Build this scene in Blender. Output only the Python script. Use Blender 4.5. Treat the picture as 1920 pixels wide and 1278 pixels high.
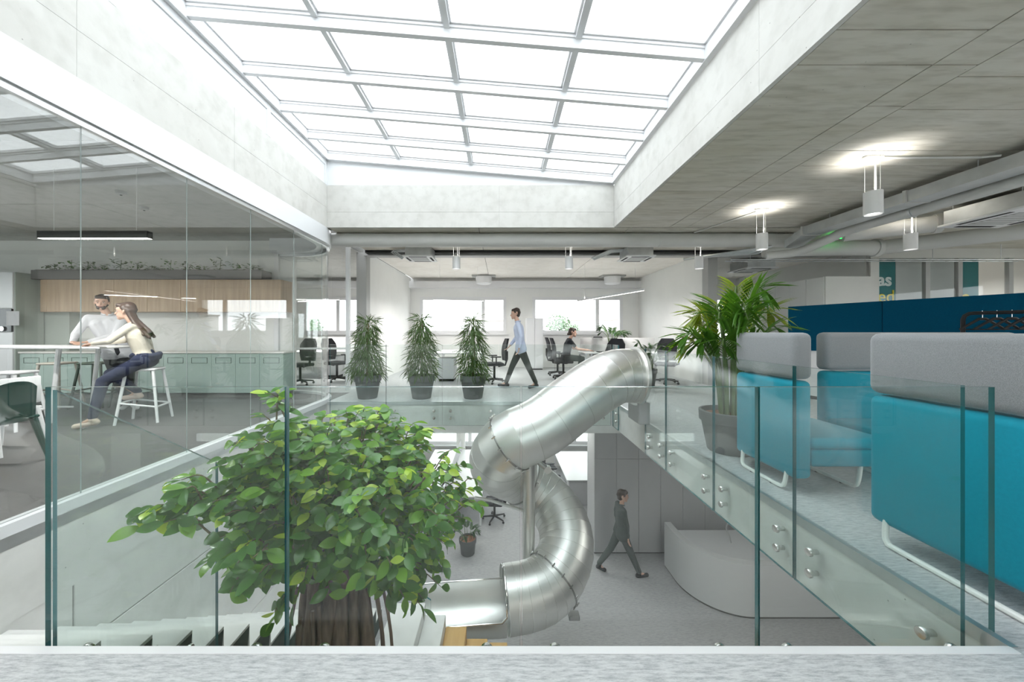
import bpy, bmesh, math, random
from mathutils import Vector, Matrix, Quaternion
random.seed(7)
PI = math.pi
R = random.Random(11)
for o in list(bpy.data.objects):
    bpy.data.objects.remove(o)
SC = bpy.context.scene
COL = SC.collection
# ------------------------------------------------------------------ camera, world, light, exposure
F, U0, V0, CH = 670.0, 938.0, 621.0, 1.3          # focal length and vanishing point in pixels, eye height
cam_d = bpy.data.cameras.new('camera')
cam = bpy.data.objects.new('camera', cam_d)
COL.objects.link(cam)
cam.location = (0, 0, CH)
cam.rotation_euler = (PI / 2, 0, 0)
cam_d.sensor_width = 36
cam_d.lens = F * 36 / 1920
cam_d.shift_x = (960 - U0) / 1920
cam_d.shift_y = -(639 - V0) / 1920
cam_d.clip_start = 0.05
cam_d.clip_end = 2000
SC.camera = cam
w = bpy.data.worlds.new('sky')
SC.world = w
w.use_nodes = True
bg = w.node_tree.nodes['Background']
bg.inputs[0].default_value = (0.93, 0.97, 1.0, 1)
bg.inputs[1].default_value = 1.0
vs = SC.view_settings
vs.view_transform = 'Standard'
vs.look = 'None'
vs.exposure = 2.6
vs.gamma = 1
vs.use_curve_mapping = False
cy = SC.cycles
cy.transparent_max_bounces = 32
cy.max_bounces = 8
cy.diffuse_bounces = 5
cy.glossy_bounces = 4
cy.transmission_bounces = 4
cy.use_denoising = True
cy.use_adaptive_sampling = True
cy.adaptive_threshold = 0.03
cy.sample_clamp_indirect = 6
cy.caustics_reflective = False
cy.caustics_refractive = False

def X(u, y): return (u - U0) * y / F
def Z(v, y): return CH - (v - V0) * y / F
ZL = -3.6                                           # lower floor
XL, XR, Y0, Y1 = -3.2, 2.1, 1.47, 6.6              # the opening in the upper floor
HC = 3.22                                           # ceiling
YB = 13.0                                           # back wall

# ------------------------------------------------------------------ materials
MT = {}
def nodes_of(name):
    m = bpy.data.materials.new(name)
    m.use_nodes = True
    nt = m.node_tree
    return m, nt, nt.nodes, nt.links
def mat(name, col, rough=0.6, metal=0.0, var=0.0, scale=4.0, stretch=(1, 1, 1), bump=0.0, bscale=None, col2=None, sheen=0.0, spec=0.5, detail=4, trans=0.0, coat=0.0):
    m, nt, N, L = nodes_of(name)
    b = N['Principled BSDF']
    b.inputs['Base Color'].default_value = (*col, 1)
    b.inputs['Roughness'].default_value = rough
    b.inputs['Metallic'].default_value = metal
    b.inputs['Specular IOR Level'].default_value = spec
    b.inputs['Coat Weight'].default_value = coat
    if sheen: b.inputs['Sheen Weight'].default_value = sheen
    if var or col2 or bump:
        tc = N.new('ShaderNodeTexCoord'); mp = N.new('ShaderNodeMapping')
        mp.inputs['Scale'].default_value = stretch
        L.new(tc.outputs['Object'], mp.inputs['Vector'])
        nz = N.new('ShaderNodeTexNoise'); nz.inputs['Scale'].default_value = scale; nz.inputs['Detail'].default_value = detail
        L.new(mp.outputs[0], nz.inputs['Vector'])
        if var or col2:
            cr = N.new('ShaderNodeValToRGB')
            c2 = col2 or tuple(max(0, c * (1 - var)) for c in col)
            c1 = col if col2 else tuple(min(1, c * (1 + var * 0.6)) for c in col)
            cr.color_ramp.elements[0].position = 0.3; cr.color_ramp.elements[1].position = 0.7
            cr.color_ramp.elements[0].color = (*c2, 1); cr.color_ramp.elements[1].color = (*c1, 1)
            L.new(nz.outputs['Fac'], cr.inputs[0]); L.new(cr.outputs[0], b.inputs['Base Color'])
        if bump:
            bp = N.new('ShaderNodeBump'); bp.inputs['Strength'].default_value = bump; bp.inputs['Distance'].default_value = 0.01
            if bscale:
                n2 = N.new('ShaderNodeTexNoise'); n2.inputs['Scale'].default_value = bscale; n2.inputs['Detail'].default_value = 3
                L.new(mp.outputs[0], n2.inputs['Vector']); L.new(n2.outputs['Fac'], bp.inputs['Height'])
            else:
                L.new(nz.outputs['Fac'], bp.inputs['Height'])
            L.new(bp.outputs[0], b.inputs['Normal'])
    if trans:
        out = N['Material Output']; tr = N.new('ShaderNodeBsdfTranslucent'); mx = N.new('ShaderNodeMixShader')
        tr.inputs[0].default_value = (min(1, col[0] * 1.9), min(1, col[1] * 1.7), col[2] * 0.8, 1)
        mx.inputs[0].default_value = trans
        L.new(b.outputs[0], mx.inputs[1]); L.new(tr.outputs[0], mx.inputs[2]); L.new(mx.outputs[0], out.inputs[0])
    MT[name] = m
    return m
def concrete(name, base, warm, dark, streak=(1, 1, 1), amount=1.0, pits=True):
    m, nt, N, L = nodes_of(name)
    b = N['Principled BSDF']; b.inputs['Roughness'].default_value = 0.75; b.inputs['Specular IOR Level'].default_value = 0.25
    tc = N.new('ShaderNodeTexCoord'); mp = N.new('ShaderNodeMapping'); mp.inputs['Scale'].default_value = streak
    L.new(tc.outputs['Object'], mp.inputs[0])
    n1 = N.new('ShaderNodeTexNoise'); n1.inputs['Scale'].default_value = 1.1; n1.inputs['Detail'].default_value = 6; n1.inputs['Roughness'].default_value = 0.62
    n2 = N.new('ShaderNodeTexNoise'); n2.inputs['Scale'].default_value = 7; n2.inputs['Detail'].default_value = 5
    n3 = N.new('ShaderNodeTexVoronoi'); n3.inputs['Scale'].default_value = 9
    L.new(mp.outputs[0], n1.inputs['Vector']); L.new(mp.outputs[0], n2.inputs['Vector']); L.new(tc.outputs['Object'], n3.inputs['Vector'])
    r1 = N.new('ShaderNodeValToRGB'); e = r1.color_ramp.elements
    e[0].position = 0.32; e[1].position = 0.68; e[0].color = (*warm, 1); e[1].color = (*base, 1)
    L.new(n1.outputs['Fac'], r1.inputs[0])
    r2 = N.new('ShaderNodeValToRGB'); e = r2.color_ramp.elements
    e[0].position = 0.28; e[1].position = 0.55; e[0].color = (*dark, 1); e[1].color = (1, 1, 1, 1)
    L.new(n2.outputs['Fac'], r2.inputs[0])
    mx = N.new('ShaderNodeMix'); mx.data_type = 'RGBA'; mx.blend_type = 'MULTIPLY'; mx.inputs['Factor'].default_value = amount
    L.new(r1.outputs[0], mx.inputs[6]); L.new(r2.outputs[0], mx.inputs[7])
    last = mx.outputs[2]
    if pits:
        r3 = N.new('ShaderNodeValToRGB'); e = r3.color_ramp.elements
        e[0].position = 0.025; e[1].position = 0.05; e[0].color = (0.45, 0.45, 0.44, 1); e[1].color = (1, 1, 1, 1)
        L.new(n3.outputs['Distance'], r3.inputs[0])
        m2 = N.new('ShaderNodeMix'); m2.data_type = 'RGBA'; m2.blend_type = 'MULTIPLY'; m2.inputs['Factor'].default_value = 1
        L.new(last, m2.inputs[6]); L.new(r3.outputs[0], m2.inputs[7]); last = m2.outputs[2]
    L.new(last, b.inputs['Base Color'])
    bp = N.new('ShaderNodeBump'); bp.inputs['Strength'].default_value = 0.25; bp.inputs['Distance'].default_value = 0.01
    L.new(n2.outputs['Fac'], bp.inputs['Height']); L.new(bp.outputs[0], b.inputs['Normal'])
    MT[name] = m
def carpet(name, light, dark):
    m, nt, N, L = nodes_of(name)
    b = N['Principled BSDF']; b.inputs['Roughness'].default_value = 0.55; b.inputs['Specular IOR Level'].default_value = 0.3
    tc = N.new('ShaderNodeTexCoord'); mp = N.new('ShaderNodeMapping'); mp.inputs['Scale'].default_value = (1.0, 6.0, 1.0)
    L.new(tc.outputs['Object'], mp.inputs[0])
    n1 = N.new('ShaderNodeTexNoise'); n1.inputs['Scale'].default_value = 13; n1.inputs['Detail'].default_value = 9; n1.inputs['Roughness'].default_value = 0.82
    L.new(mp.outputs[0], n1.inputs['Vector'])
    r1 = N.new('ShaderNodeValToRGB'); e = r1.color_ramp.elements
    e[0].position = 0.33; e[1].position = 0.56; e[0].color = (*dark, 1); e[1].color = (*light, 1)
    L.new(n1.outputs['Fac'], r1.inputs[0])
    L.new(r1.outputs[0], b.inputs['Base Color'])
    bp = N.new('ShaderNodeBump'); bp.inputs['Strength'].default_value = 0.3; bp.inputs['Distance'].default_value = 0.006
    L.new(n1.outputs['Fac'], bp.inputs['Height']); L.new(bp.outputs[0], b.inputs['Normal'])
    MT[name] = m
def glass(name, tint, r0=0.04, rough=0.0):
    m, nt, N, L = nodes_of(name)
    N.remove(N['Principled BSDF']); out = N['Material Output']
    lw = N.new('ShaderNodeLayerWeight'); lw.inputs['Blend'].default_value = 0.5
    pw = N.new('ShaderNodeMath'); pw.operation = 'POWER'; pw.inputs[1].default_value = 5
    L.new(lw.outputs['Facing'], pw.inputs[0])
    ma = N.new('ShaderNodeMath'); ma.operation = 'MULTIPLY_ADD'; ma.inputs[1].default_value = 1 - r0; ma.inputs[2].default_value = r0
    L.new(pw.outputs[0], ma.inputs[0])
    tr = N.new('ShaderNodeBsdfTransparent'); tr.inputs[0].default_value = (*tint, 1)
    gl = N.new('ShaderNodeBsdfGlossy'); gl.inputs['Roughness'].default_value = rough; gl.inputs[0].default_value = (1, 1, 1, 1)
    mx = N.new('ShaderNodeMixShader')
    L.new(ma.outputs[0], mx.inputs[0]); L.new(tr.outputs[0], mx.inputs[1]); L.new(gl.outputs[0], mx.inputs[2]); L.new(mx.outputs[0], out.inputs[0])
    MT[name] = m
def emit(name, col, s):
    m, nt, N, L = nodes_of(name)
    N.remove(N['Principled BSDF']); e = N.new('ShaderNodeEmission'); e.inputs[0].default_value = (*col, 1); e.inputs[1].default_value = s
    L.new(e.outputs[0], N['Material Output'].inputs[0]); MT[name] = m
def wood(name, c1, c2, axis):
    m, nt, N, L = nodes_of(name)
    b = N['Principled BSDF']; b.inputs['Roughness'].default_value = 0.45
    tc = N.new('ShaderNodeTexCoord'); mp = N.new('ShaderNodeMapping'); mp.inputs['Scale'].default_value = axis
    L.new(tc.outputs['Object'], mp.inputs[0])
    n = N.new('ShaderNodeTexNoise'); n.inputs['Scale'].default_value = 3; n.inputs['Detail'].default_value = 8; n.inputs['Roughness'].default_value = 0.6
    L.new(mp.outputs[0], n.inputs['Vector'])
    r = N.new('ShaderNodeValToRGB'); e = r.color_ramp.elements; e[0].position = 0.35; e[1].position = 0.65
    e[0].color = (*c2, 1); e[1].color = (*c1, 1)
    L.new(n.outputs['Fac'], r.inputs[0]); L.new(r.outputs[0], b.inputs['Base Color']); MT[name] = m

concrete('concrete', (0.63, 0.625, 0.60), (0.56, 0.55, 0.52), (0.86, 0.86, 0.85), (1, 1, 1), 0.8)
concrete('concrete_wall', (0.76, 0.76, 0.74), (0.68, 0.68, 0.66), (0.9, 0.9, 0.89), (1, 1, 1), 0.7)
concrete('concrete_ceiling', (0.66, 0.64, 0.58), (0.54, 0.51, 0.43), (0.74, 0.73, 0.70), (0.5, 2.6, 1), 0.85)
concrete('concrete_kitchen', (0.54, 0.54, 0.52), (0.48, 0.48, 0.455), (0.85, 0.85, 0.84), (1, 1, 1), 0.7, False)
concrete('concrete_lit', (0.86, 0.83, 0.78), (0.78, 0.75, 0.70), (0.92, 0.9, 0.88), (1, 1, 1), 0.7, False)  # window light on the back office ceiling put into a paler concrete
carpet('carpet', (0.60, 0.605, 0.61), (0.25, 0.26, 0.28))
carpet('carpet_dark', (0.125, 0.12, 0.12), (0.085, 0.083, 0.083))
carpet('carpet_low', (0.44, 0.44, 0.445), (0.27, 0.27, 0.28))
glass('rail_glass', (0.938, 0.966, 0.957), 0.035)
glass('clear_glass', (0.945, 0.962, 0.955), 0.065)
glass('meeting_glass', (0.95, 0.96, 0.955), 0.012)
glass('window_glass', (0.97, 0.98, 0.98), 0.04)
mat('glass_edge', (0.02, 0.13, 0.14), 0.15, spec=0.8)
mat('glass_edge_pale', (0.46, 0.52, 0.51), 0.15, spec=0.8)
mat('white', (0.76, 0.76, 0.77), 0.5)
mat('white_gloss', (0.74, 0.75, 0.765), 0.3)
mat('white_wall', (0.80, 0.80, 0.78), 0.7, var=0.03, scale=2)
mat('off_white', (0.66, 0.65, 0.62), 0.7, var=0.03, scale=2)
mat('grey_paint', (0.42, 0.42, 0.41), 0.6, var=0.04, scale=3)
mat('locker_grey', (0.46, 0.46, 0.47), 0.5, var=0.04, scale=2)
mat('joint_dark', (0.13, 0.13, 0.12), 0.9)
mat('shade_black', (0.03, 0.03, 0.03), 0.9)
mat('steel', (0.74, 0.74, 0.72), 0.40, 1.0, var=0.08, scale=2.2, bump=0.02, bscale=3)
mat('steel_dark', (0.35, 0.35, 0.34), 0.35, 1.0)
mat('bolt_steel', (0.62, 0.62, 0.6), 0.25, 1.0)
mat('galvanized', (0.62, 0.64, 0.65), 0.38, 0.85, var=0.12, scale=5)
mat('duct_white', (0.60, 0.60, 0.58), 0.5, var=0.04, scale=3)
mat('felt_grey', (0.235, 0.245, 0.255), 0.95, var=0.3, scale=420, bump=0.15, sheen=0.3, detail=2)
mat('felt_light', (0.58, 0.59, 0.59), 0.95, var=0.15, scale=200, bump=0.1)
mat('turquoise', (0.002, 0.25, 0.345), 0.75, spec=0.2, var=0.06, scale=60, sheen=0.12, bump=0.05)
mat('blue_felt', (0.0015, 0.065, 0.125), 0.95, spec=0.08, var=0.1, scale=80, bump=0.08)
mat('teal_poster', (0.006, 0.16, 0.18), 0.6)
mat('letter_white', (0.75, 0.8, 0.8), 0.6)
mat('letter_yellow', (0.75, 0.6, 0.03), 0.6)
mat('white_tube', (0.78, 0.78, 0.76), 0.35)
mat('pot_grey', (0.13, 0.135, 0.135), 0.65, var=0.05, scale=5)
mat('soil', (0.06, 0.035, 0.02), 0.95, var=0.4, scale=40, bump=0.6)
mat('clay_pellet', (0.30, 0.13, 0.07), 0.9, var=0.4, scale=60, bump=0.8)
wood('oak', (0.50, 0.36, 0.235), (0.40, 0.275, 0.17), (6, 6, 0.35))
wood('plywood', (0.66, 0.43, 0.18), (0.56, 0.35, 0.14), (5, 0.5, 5))
mat('sage', (0.37, 0.47, 0.43), 0.5)
mat('sage_wall', (0.40, 0.45, 0.41), 0.7)
mat('worktop', (0.72, 0.70, 0.67), 0.35)
mat('planter_grey', (0.15, 0.14, 0.14), 0.6)
mat('black', (0.012, 0.012, 0.013), 0.5, spec=0.3)
mat('black_fabric', (0.025, 0.026, 0.03), 0.9, var=0.2, scale=60)
mat('black_glass', (0.015, 0.015, 0.018), 0.08)
mat('chrome', (0.75, 0.75, 0.75), 0.12, 1.0)
mat('green_chair', (0.012, 0.055, 0.04), 0.35)
mat('green_stool', (0.06, 0.09, 0.065), 0.5)
mat('beige_stool', (0.5, 0.46, 0.4), 0.5)
mat('desk_grey', (0.60, 0.61, 0.615), 0.5)
mat('desk_white', (0.84, 0.84, 0.84), 0.35)
mat('screen_grey', (0.55, 0.55, 0.55), 0.9, var=0.1, scale=60)
mat('beige_wall', (0.55, 0.46, 0.38), 0.7)
mat('skin', (0.58, 0.36, 0.27), 0.5)
mat('eye_white', (0.45, 0.42, 0.40), 0.4)
mat('lip', (0.42, 0.17, 0.15), 0.5)
mat('hair_brown', (0.045, 0.028, 0.02), 0.5, var=0.3, scale=40, stretch=(1, 1, 0.2))
mat('hair_long', (0.06, 0.035, 0.025), 0.45, var=0.3, scale=40, stretch=(1, 1, 0.2))
mat('shirt_white', (0.60, 0.60, 0.63), 0.85, bump=0.9, var=0.02, scale=13)
mat('shirt_blue', (0.55, 0.61, 0.76), 0.85, bump=0.9, var=0.03, scale=13)
mat('shirt_cream', (0.60, 0.55, 0.46), 0.85, bump=0.9, var=0.03, scale=13)
mat('cloth_black', (0.02, 0.022, 0.027), 0.9, bump=0.2, var=0.1, scale=9)
mat('cloth_navy', (0.012, 0.018, 0.05), 0.9, bump=0.2, var=0.1, scale=9)
mat('trouser_olive', (0.028, 0.035, 0.027), 0.9, bump=0.2, var=0.1, scale=9)
mat('cloth_slate', (0.06, 0.075, 0.07), 0.9, bump=0.2, var=0.1, scale=9)
mat('shoe_white', (0.75, 0.75, 0.75), 0.5)
mat('shoe_pink', (0.6, 0.47, 0.4), 0.6)
mat('leaf_dark', (0.075, 0.205, 0.035), 0.22, trans=0.3, var=0.25, scale=9)
mat('leaf_mid', (0.17, 0.36, 0.04), 0.22, trans=0.35, var=0.25, scale=9)
mat('leaf_lime', (0.42, 0.58, 0.06), 0.25, trans=0.35, var=0.2, scale=9)
mat('leaf_narrow', (0.075, 0.135, 0.045), 0.45, trans=0.25, var=0.3, scale=4)
mat('leaf_palm', (0.07, 0.19, 0.02), 0.4, trans=0.3, var=0.3, scale=4)
mat('leaf_palm_deep', (0.03, 0.085, 0.025), 0.45, trans=0.2, var=0.3, scale=4)
mat('leaf_palm_light', (0.24, 0.33, 0.025), 0.4, trans=0.3, var=0.3, scale=4)
mat('stem_green', (0.10, 0.16, 0.05), 0.6, var=0.2, scale=12)
mat('twig', (0.16, 0.13, 0.06), 0.8)
mat('bark', (0.19, 0.14, 0.105), 0.9, var=0.5, scale=7, stretch=(4, 4, 0.5), bump=0.8)
mat('moss', (0.02, 0.05, 0.02), 0.95, var=0.5, scale=30, bump=0.7)
mat('aluminium', (0.72, 0.73, 0.74), 0.3, 0.9)
mat('ground', (0.35, 0.36, 0.33), 0.9)
mat('far_tree', (0.16, 0.24, 0.14), 0.9, var=0.3, scale=0.8)
mat('far_trunk', (0.2, 0.17, 0.14), 0.9)
mat('far_building', (0.5, 0.47, 0.46), 0.9)
mat('far_roof', (0.36, 0.30, 0.28), 0.9)
emit('lamp_glow', (1.0, 0.96, 0.9), 2.5)
emit('lamp_soft', (1.0, 0.97, 0.93), 0.8)
emit('exit_green', (0.02, 0.7, 0.08), 0.6)

# ------------------------------------------------------------------ mesh helpers
ORG = {}
class MB:
    def __init__(s):
        s.v, s.f, s.m = [], [], []
    def add(s, vs, fs, m=0):
        n = len(s.v); s.v += [tuple(p) for p in vs]
        for f in fs:
            s.f.append(tuple(i + n for i in f)); s.m.append(m)
        return s
    def box(s, x0, x1, y0, y1, z0, z1, m=0):
        if x0 > x1: x0, x1 = x1, x0
        if y0 > y1: y0, y1 = y1, y0
        if z0 > z1: z0, z1 = z1, z0
        return s.add([(x0, y0, z0), (x1, y0, z0), (x1, y1, z0), (x0, y1, z0), (x0, y0, z1), (x1, y0, z1), (x1, y1, z1), (x0, y1, z1)],
                     [(0, 3, 2, 1), (4, 5, 6, 7), (0, 1, 5, 4), (1, 2, 6, 5), (2, 3, 7, 6), (3, 0, 4, 7)], m)
    def pane(s, x0, x1, y0, y1, z0, z1, axis, edge=1):
        """thin glass box whose large faces use slot 0 and whose rim uses slot `edge`"""
        n = len(s.f); s.box(x0, x1, y0, y1, z0, z1)
        big = {'x': (3, 5), 'y': (2, 4), 'z': (0, 1)}[axis]
        for k in range(6): s.m[n + k] = 0 if k in big else edge
        return s
    def rbox(s, x0, x1, y0, y1, z0, z1, r=0.02, seg=2, m=0):
        bm = bmesh.new(); bmesh.ops.create_cube(bm, size=1)
        for v in bm.verts: v.co = ((x0 + x1) / 2 + v.co.x * abs(x1 - x0), (y0 + y1) / 2 + v.co.y * abs(y1 - y0), (z0 + z1) / 2 + v.co.z * abs(z1 - z0))
        bmesh.ops.bevel(bm, geom=list(bm.edges), offset=r, segments=seg, profile=0.5, affect='EDGES')
        s.from_bm(bm, m); return s
    def from_bm(s, bm, m=0):
        bm.verts.index_update()
        s.add([v.co[:] for v in bm.verts], [[v.index for v in f.verts] for f in bm.faces], m); bm.free()
    def cyl(s, p0, p1, r0, r1=None, n=12, caps=True, m=0):
        r1 = r0 if r1 is None else r1
        return s.tube([p0, p1], [r0, r1], n, caps, m)
    def tube(s, pts, r, n=8, caps=True, m=0, closed=False):
        pts = [Vector(p) for p in pts]; k = len(pts)
        rs = r if isinstance(r, (list, tuple)) else [r] * k
        t0 = (pts[1] - pts[0]).normalized()
        a = Vector((0, 0, 1)) if abs(t0.z) < 0.9 else Vector((1, 0, 0))
        nx = t0.cross(a).normalized()
        vs = []; prev = t0
        for i, p in enumerate(pts):
            if i == 0: t = t0
            elif i == k - 1: t = (pts[-1] - pts[-2]).normalized()
            else: t = ((pts[i + 1] - p).normalized() + (p - pts[i - 1]).normalized()).normalized()
            q = prev.rotation_difference(t); nx = (q @ nx).normalized(); prev = t
            ny = t.cross(nx)
            for j in range(n):
                an = 2 * PI * j / n
                vs.append(p + (nx * math.cos(an) + ny * math.sin(an)) * rs[i])
        fs = []
        for i in range(k - 1):
            for j in range(n):
                j2 = (j + 1) % n
                fs.append((i * n + j, i * n + j2, (i + 1) * n + j2, (i + 1) * n + j))
        if caps:
            fs.append(tuple(reversed(range(n)))); fs.append(tuple(range((k - 1) * n, k * n)))
        return s.add(vs, fs, m)
    def lathe(s, c, prof, n=24, m=0, cap0=True, cap1=True):
        vs = []; k = len(prof)
        for r, z in prof:
            for j in range(n):
                an = 2 * PI * j / n; vs.append((c[0] + r * math.cos(an), c[1] + r * math.sin(an), c[2] + z))
        fs = []
        for i in range(k - 1):
            for j in range(n):
                j2 = (j + 1) % n; fs.append((i * n + j, i * n + j2, (i + 1) * n + j2, (i + 1) * n + j))
        if cap0: fs.append(tuple(reversed(range(n))))
        if cap1: fs.append(tuple(range((k - 1) * n, k * n)))
        return s.add(vs, fs, m)
    def prism(s, poly, z0, z1, m=0):
        n = len(poly)
        vs = [(x, y, z0) for x, y in poly] + [(x, y, z1) for x, y in poly]
        fs = [tuple(reversed(range(n))), tuple(range(n, 2 * n))] + [(i, (i + 1) % n, n + (i + 1) % n, n + i) for i in range(n)]
        return s.add(vs, fs, m)
    def capsule(s, p0, p1, r0, r1, n=14, m=0):
        p0, p1 = Vector(p0), Vector(p1); d = p1 - p0; l = d.length
        t = d / l if l > 1e-6 else Vector((0, 0, 1))
        pts, rs = [], []
        for k in range(5):
            a = PI / 2 * k / 4.001 + 0.05
            if a > PI / 2: a = PI / 2
            pts.append(p0 - t * r0 * math.cos(a)); rs.append(r0 * math.sin(a))
        for k in range(4, -1, -1):
            a = PI / 2 * k / 4.001 + 0.05
            if a > PI / 2: a = PI / 2
            pts.append(p1 + t * r1 * math.cos(a) + t * 1e-5); rs.append(r1 * math.sin(a))
        return s.tube(pts, rs, n, True, m)
    def ball(s, c, rx, ry=None, rz=None, n=14, k=9, m=0):
        ry = rx if ry is None else ry; rz = rx if rz is None else rz
        vs = [(c[0], c[1], c[2] - rz)]
        for i in range(1, k):
            a = -PI / 2 + PI * i / k
            for j in range(n):
                b = 2 * PI * j / n; vs.append((c[0] + rx * math.cos(a) * math.cos(b), c[1] + ry * math.cos(a) * math.sin(b), c[2] + rz * math.sin(a)))
        vs.append((c[0], c[1], c[2] + rz)); fs = []
        for j in range(n): fs.append((0, 1 + (j + 1) % n, 1 + j))
        for i in range(k - 2):
            for j in range(n):
                a = 1 + i * n + j; b = 1 + i * n + (j + 1) % n; fs.append((a, b, b + n, a + n))
        t = len(vs) - 1; o = 1 + (k - 2) * n
        for j in range(n): fs.append((o + j, o + (j + 1) % n, t))
        return s.add(vs, fs, m)
    def mesh(s, name, mats, off=(0, 0, 0), smooth=35):
        me = bpy.data.meshes.new(name)
        me.from_pydata([(x - off[0], y - off[1], z - off[2]) for x, y, z in s.v], [], s.f)
        for mm in (mats if isinstance(mats, (list, tuple)) else [mats]): me.materials.append(MT[mm])
        if any(s.m): me.polygons.foreach_set('material_index', s.m)
        if smooth:
            me.polygons.foreach_set('use_smooth', [True] * len(me.polygons))
            try: me.set_sharp_from_angle(angle=math.radians(smooth))
            except Exception: pass
        me.update(); return me
    def build(s, name, mats, parent=None, smooth=35, label=None, kind=None):
        off = ORG.get(parent.name, Vector((0, 0, 0))) if parent else Vector((0, 0, 0))
        o = bpy.data.objects.new(name, s.mesh(name, mats, off, smooth)); COL.objects.link(o)
        if parent: o.parent = parent
        ORG[o.name] = off
        if label: o['label'] = label
        if kind: o['kind'] = kind
        return o
def put(name, me, parent, loc=(0, 0, 0), rot=None, scale=None, label=None):
    o = bpy.data.objects.new(name, me); COL.objects.link(o); o.parent = parent
    off = ORG.get(parent.name, Vector((0, 0, 0))) if parent else Vector((0, 0, 0))
    o.location = Vector(loc) - off
    if rot is not None:
        o.rotation_mode = 'QUATERNION'; o.rotation_quaternion = rot
    if scale is not None: o.scale = scale
    ORG[o.name] = Vector(loc)
    if label: o['label'] = label
    return o
def thing(name, label, cat, loc=(0, 0, 0), group=None):
    o = bpy.data.objects.new(name, None); COL.objects.link(o); o.empty_display_size = 0.1
    o.location = loc; ORG[o.name] = Vector(loc)
    o['label'] = label; o['category'] = cat
    if group: o['group'] = group
    return o
def tag(o, label, cat, group=None):
    o['label'] = label; o['category'] = cat
    if group: o['group'] = group
    return o
def struct(o, label=None):
    o['kind'] = 'structure'
    if label: o['label'] = label
    return o
def copy_tree(o, loc=None, rz=None, label=None, parent=None):
    c = o.copy(); COL.objects.link(c); c.parent = parent
    if loc is not None: c.location = loc
    if rz is not None: c.rotation_euler = (0, 0, rz)
    if label: c['label'] = label
    for ch in o.children: copy_tree(ch, parent=c)
    return c
def spline(pts, per=6):
    P = [Vector(p) for p in pts]; P = [P[0] * 2 - P[1]] + P + [P[-1] * 2 - P[-2]]; out = []
    for i in range(1, len(P) - 2):
        for k in range(per):
            t = k / per; a, b, c, d = P[i - 1], P[i], P[i + 1], P[i + 2]
            out.append(0.5 * ((2 * b) + (c - a) * t + (2 * a - 5 * b + 4 * c - d) * t * t + (3 * b - a - 3 * c + d) * t ** 3))
    out.append(P[-2]); return out
def remeshed(mb, name, mats, voxel=0.01, it=4, parent=None, label=None):
    me = mb.mesh('tmp', mats, smooth=0); o = bpy.data.objects.new('tmp', me); COL.objects.link(o)
    r = o.modifiers.new('r', 'REMESH'); r.mode = 'VOXEL'; r.voxel_size = voxel
    s = o.modifiers.new('s', 'SMOOTH'); s.iterations = it; s.factor = 0.5
    dg = bpy.context.evaluated_depsgraph_get(); ev = o.evaluated_get(dg)
    m2 = bpy.data.meshes.new_from_object(ev); bpy.data.objects.remove(o)
    m2.name = name
    m2.materials.clear()
    for mm in (mats if isinstance(mats, (list, tuple)) else [mats]): m2.materials.append(MT[mm])
    off = ORG.get(parent.name, Vector((0, 0, 0))) if parent else Vector((0, 0, 0))
    m2.transform(Matrix.Translation(-off))
    m2.polygons.foreach_set('use_smooth', [True] * len(m2.polygons))
    ob = bpy.data.objects.new(name, m2); COL.objects.link(ob); ob.parent = parent; ORG[ob.name] = off
    if label: ob['label'] = label
    return ob
# ------------------------------------------------------------------ floors and slabs
mat('recess_dark', (0.055, 0.075, 0.065), 0.8)
XW0, XW1, YN = -13.0, 13.0, -5.0
m = MB()
m.box(XW0, XW1, YN, Y0, -0.02, 0); m.box(XR, XW1, Y0, Y1, -0.02, 0); m.box(XL, XW1, Y1, YB, -0.02, 0); m.box(XW0, XL, 7.6, YB, -0.02, 0)
floor = struct(m.build('floor_upper', 'carpet', smooth=0), 'pale grey woven floor of the upper storey')
struct(MB().box(XW0, XL, Y0, 7.6, -0.02, 0).build('floor_kitchen', 'carpet_dark', smooth=0), 'dark grey floor of the kitchen')
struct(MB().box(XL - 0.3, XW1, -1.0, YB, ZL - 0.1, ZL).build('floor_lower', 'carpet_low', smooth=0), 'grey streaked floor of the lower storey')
m = MB()
m.box(XW0, XW1, YN, Y0 - 0.005, -0.5, -0.02); struct(m.build('slab_near', 'concrete_wall', smooth=0))
struct(MB().box(XR + 0.005, XW1, Y0, Y1, -0.47, -0.02).build('slab_right', 'concrete_wall', smooth=0), 'pale concrete slab edge under the right floor')
struct(MB().box(XL, XW1, Y1 + 0.005, YB, -0.58, -0.02).build('slab_back', 'concrete_wall', smooth=0), 'pale concrete slab edge below the three pots')
struct(MB().box(XW0, XL - 0.005, Y0, YB, -0.58, -0.02).build('slab_left', 'concrete_wall', smooth=0))
# metal floor edge profiles
struct(MB().box(XL, XR, Y0 - 0.03, Y0 + 0.004, -0.05, 0.003).build('trim_1', 'white', smooth=0), 'white metal strip along the near floor edge')
struct(MB().box(XR - 0.004, XR + 0.03, Y0, Y1, -0.06, 0.003).build('trim_2', 'galvanized', smooth=0), 'grey metal strip along the right floor edge')
struct(MB().box(XL, XR, Y1 - 0.004, Y1 + 0.03, -0.06, 0.003).build('trim_3', 'galvanized', smooth=0), 'grey metal strip along the far floor edge')
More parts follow.
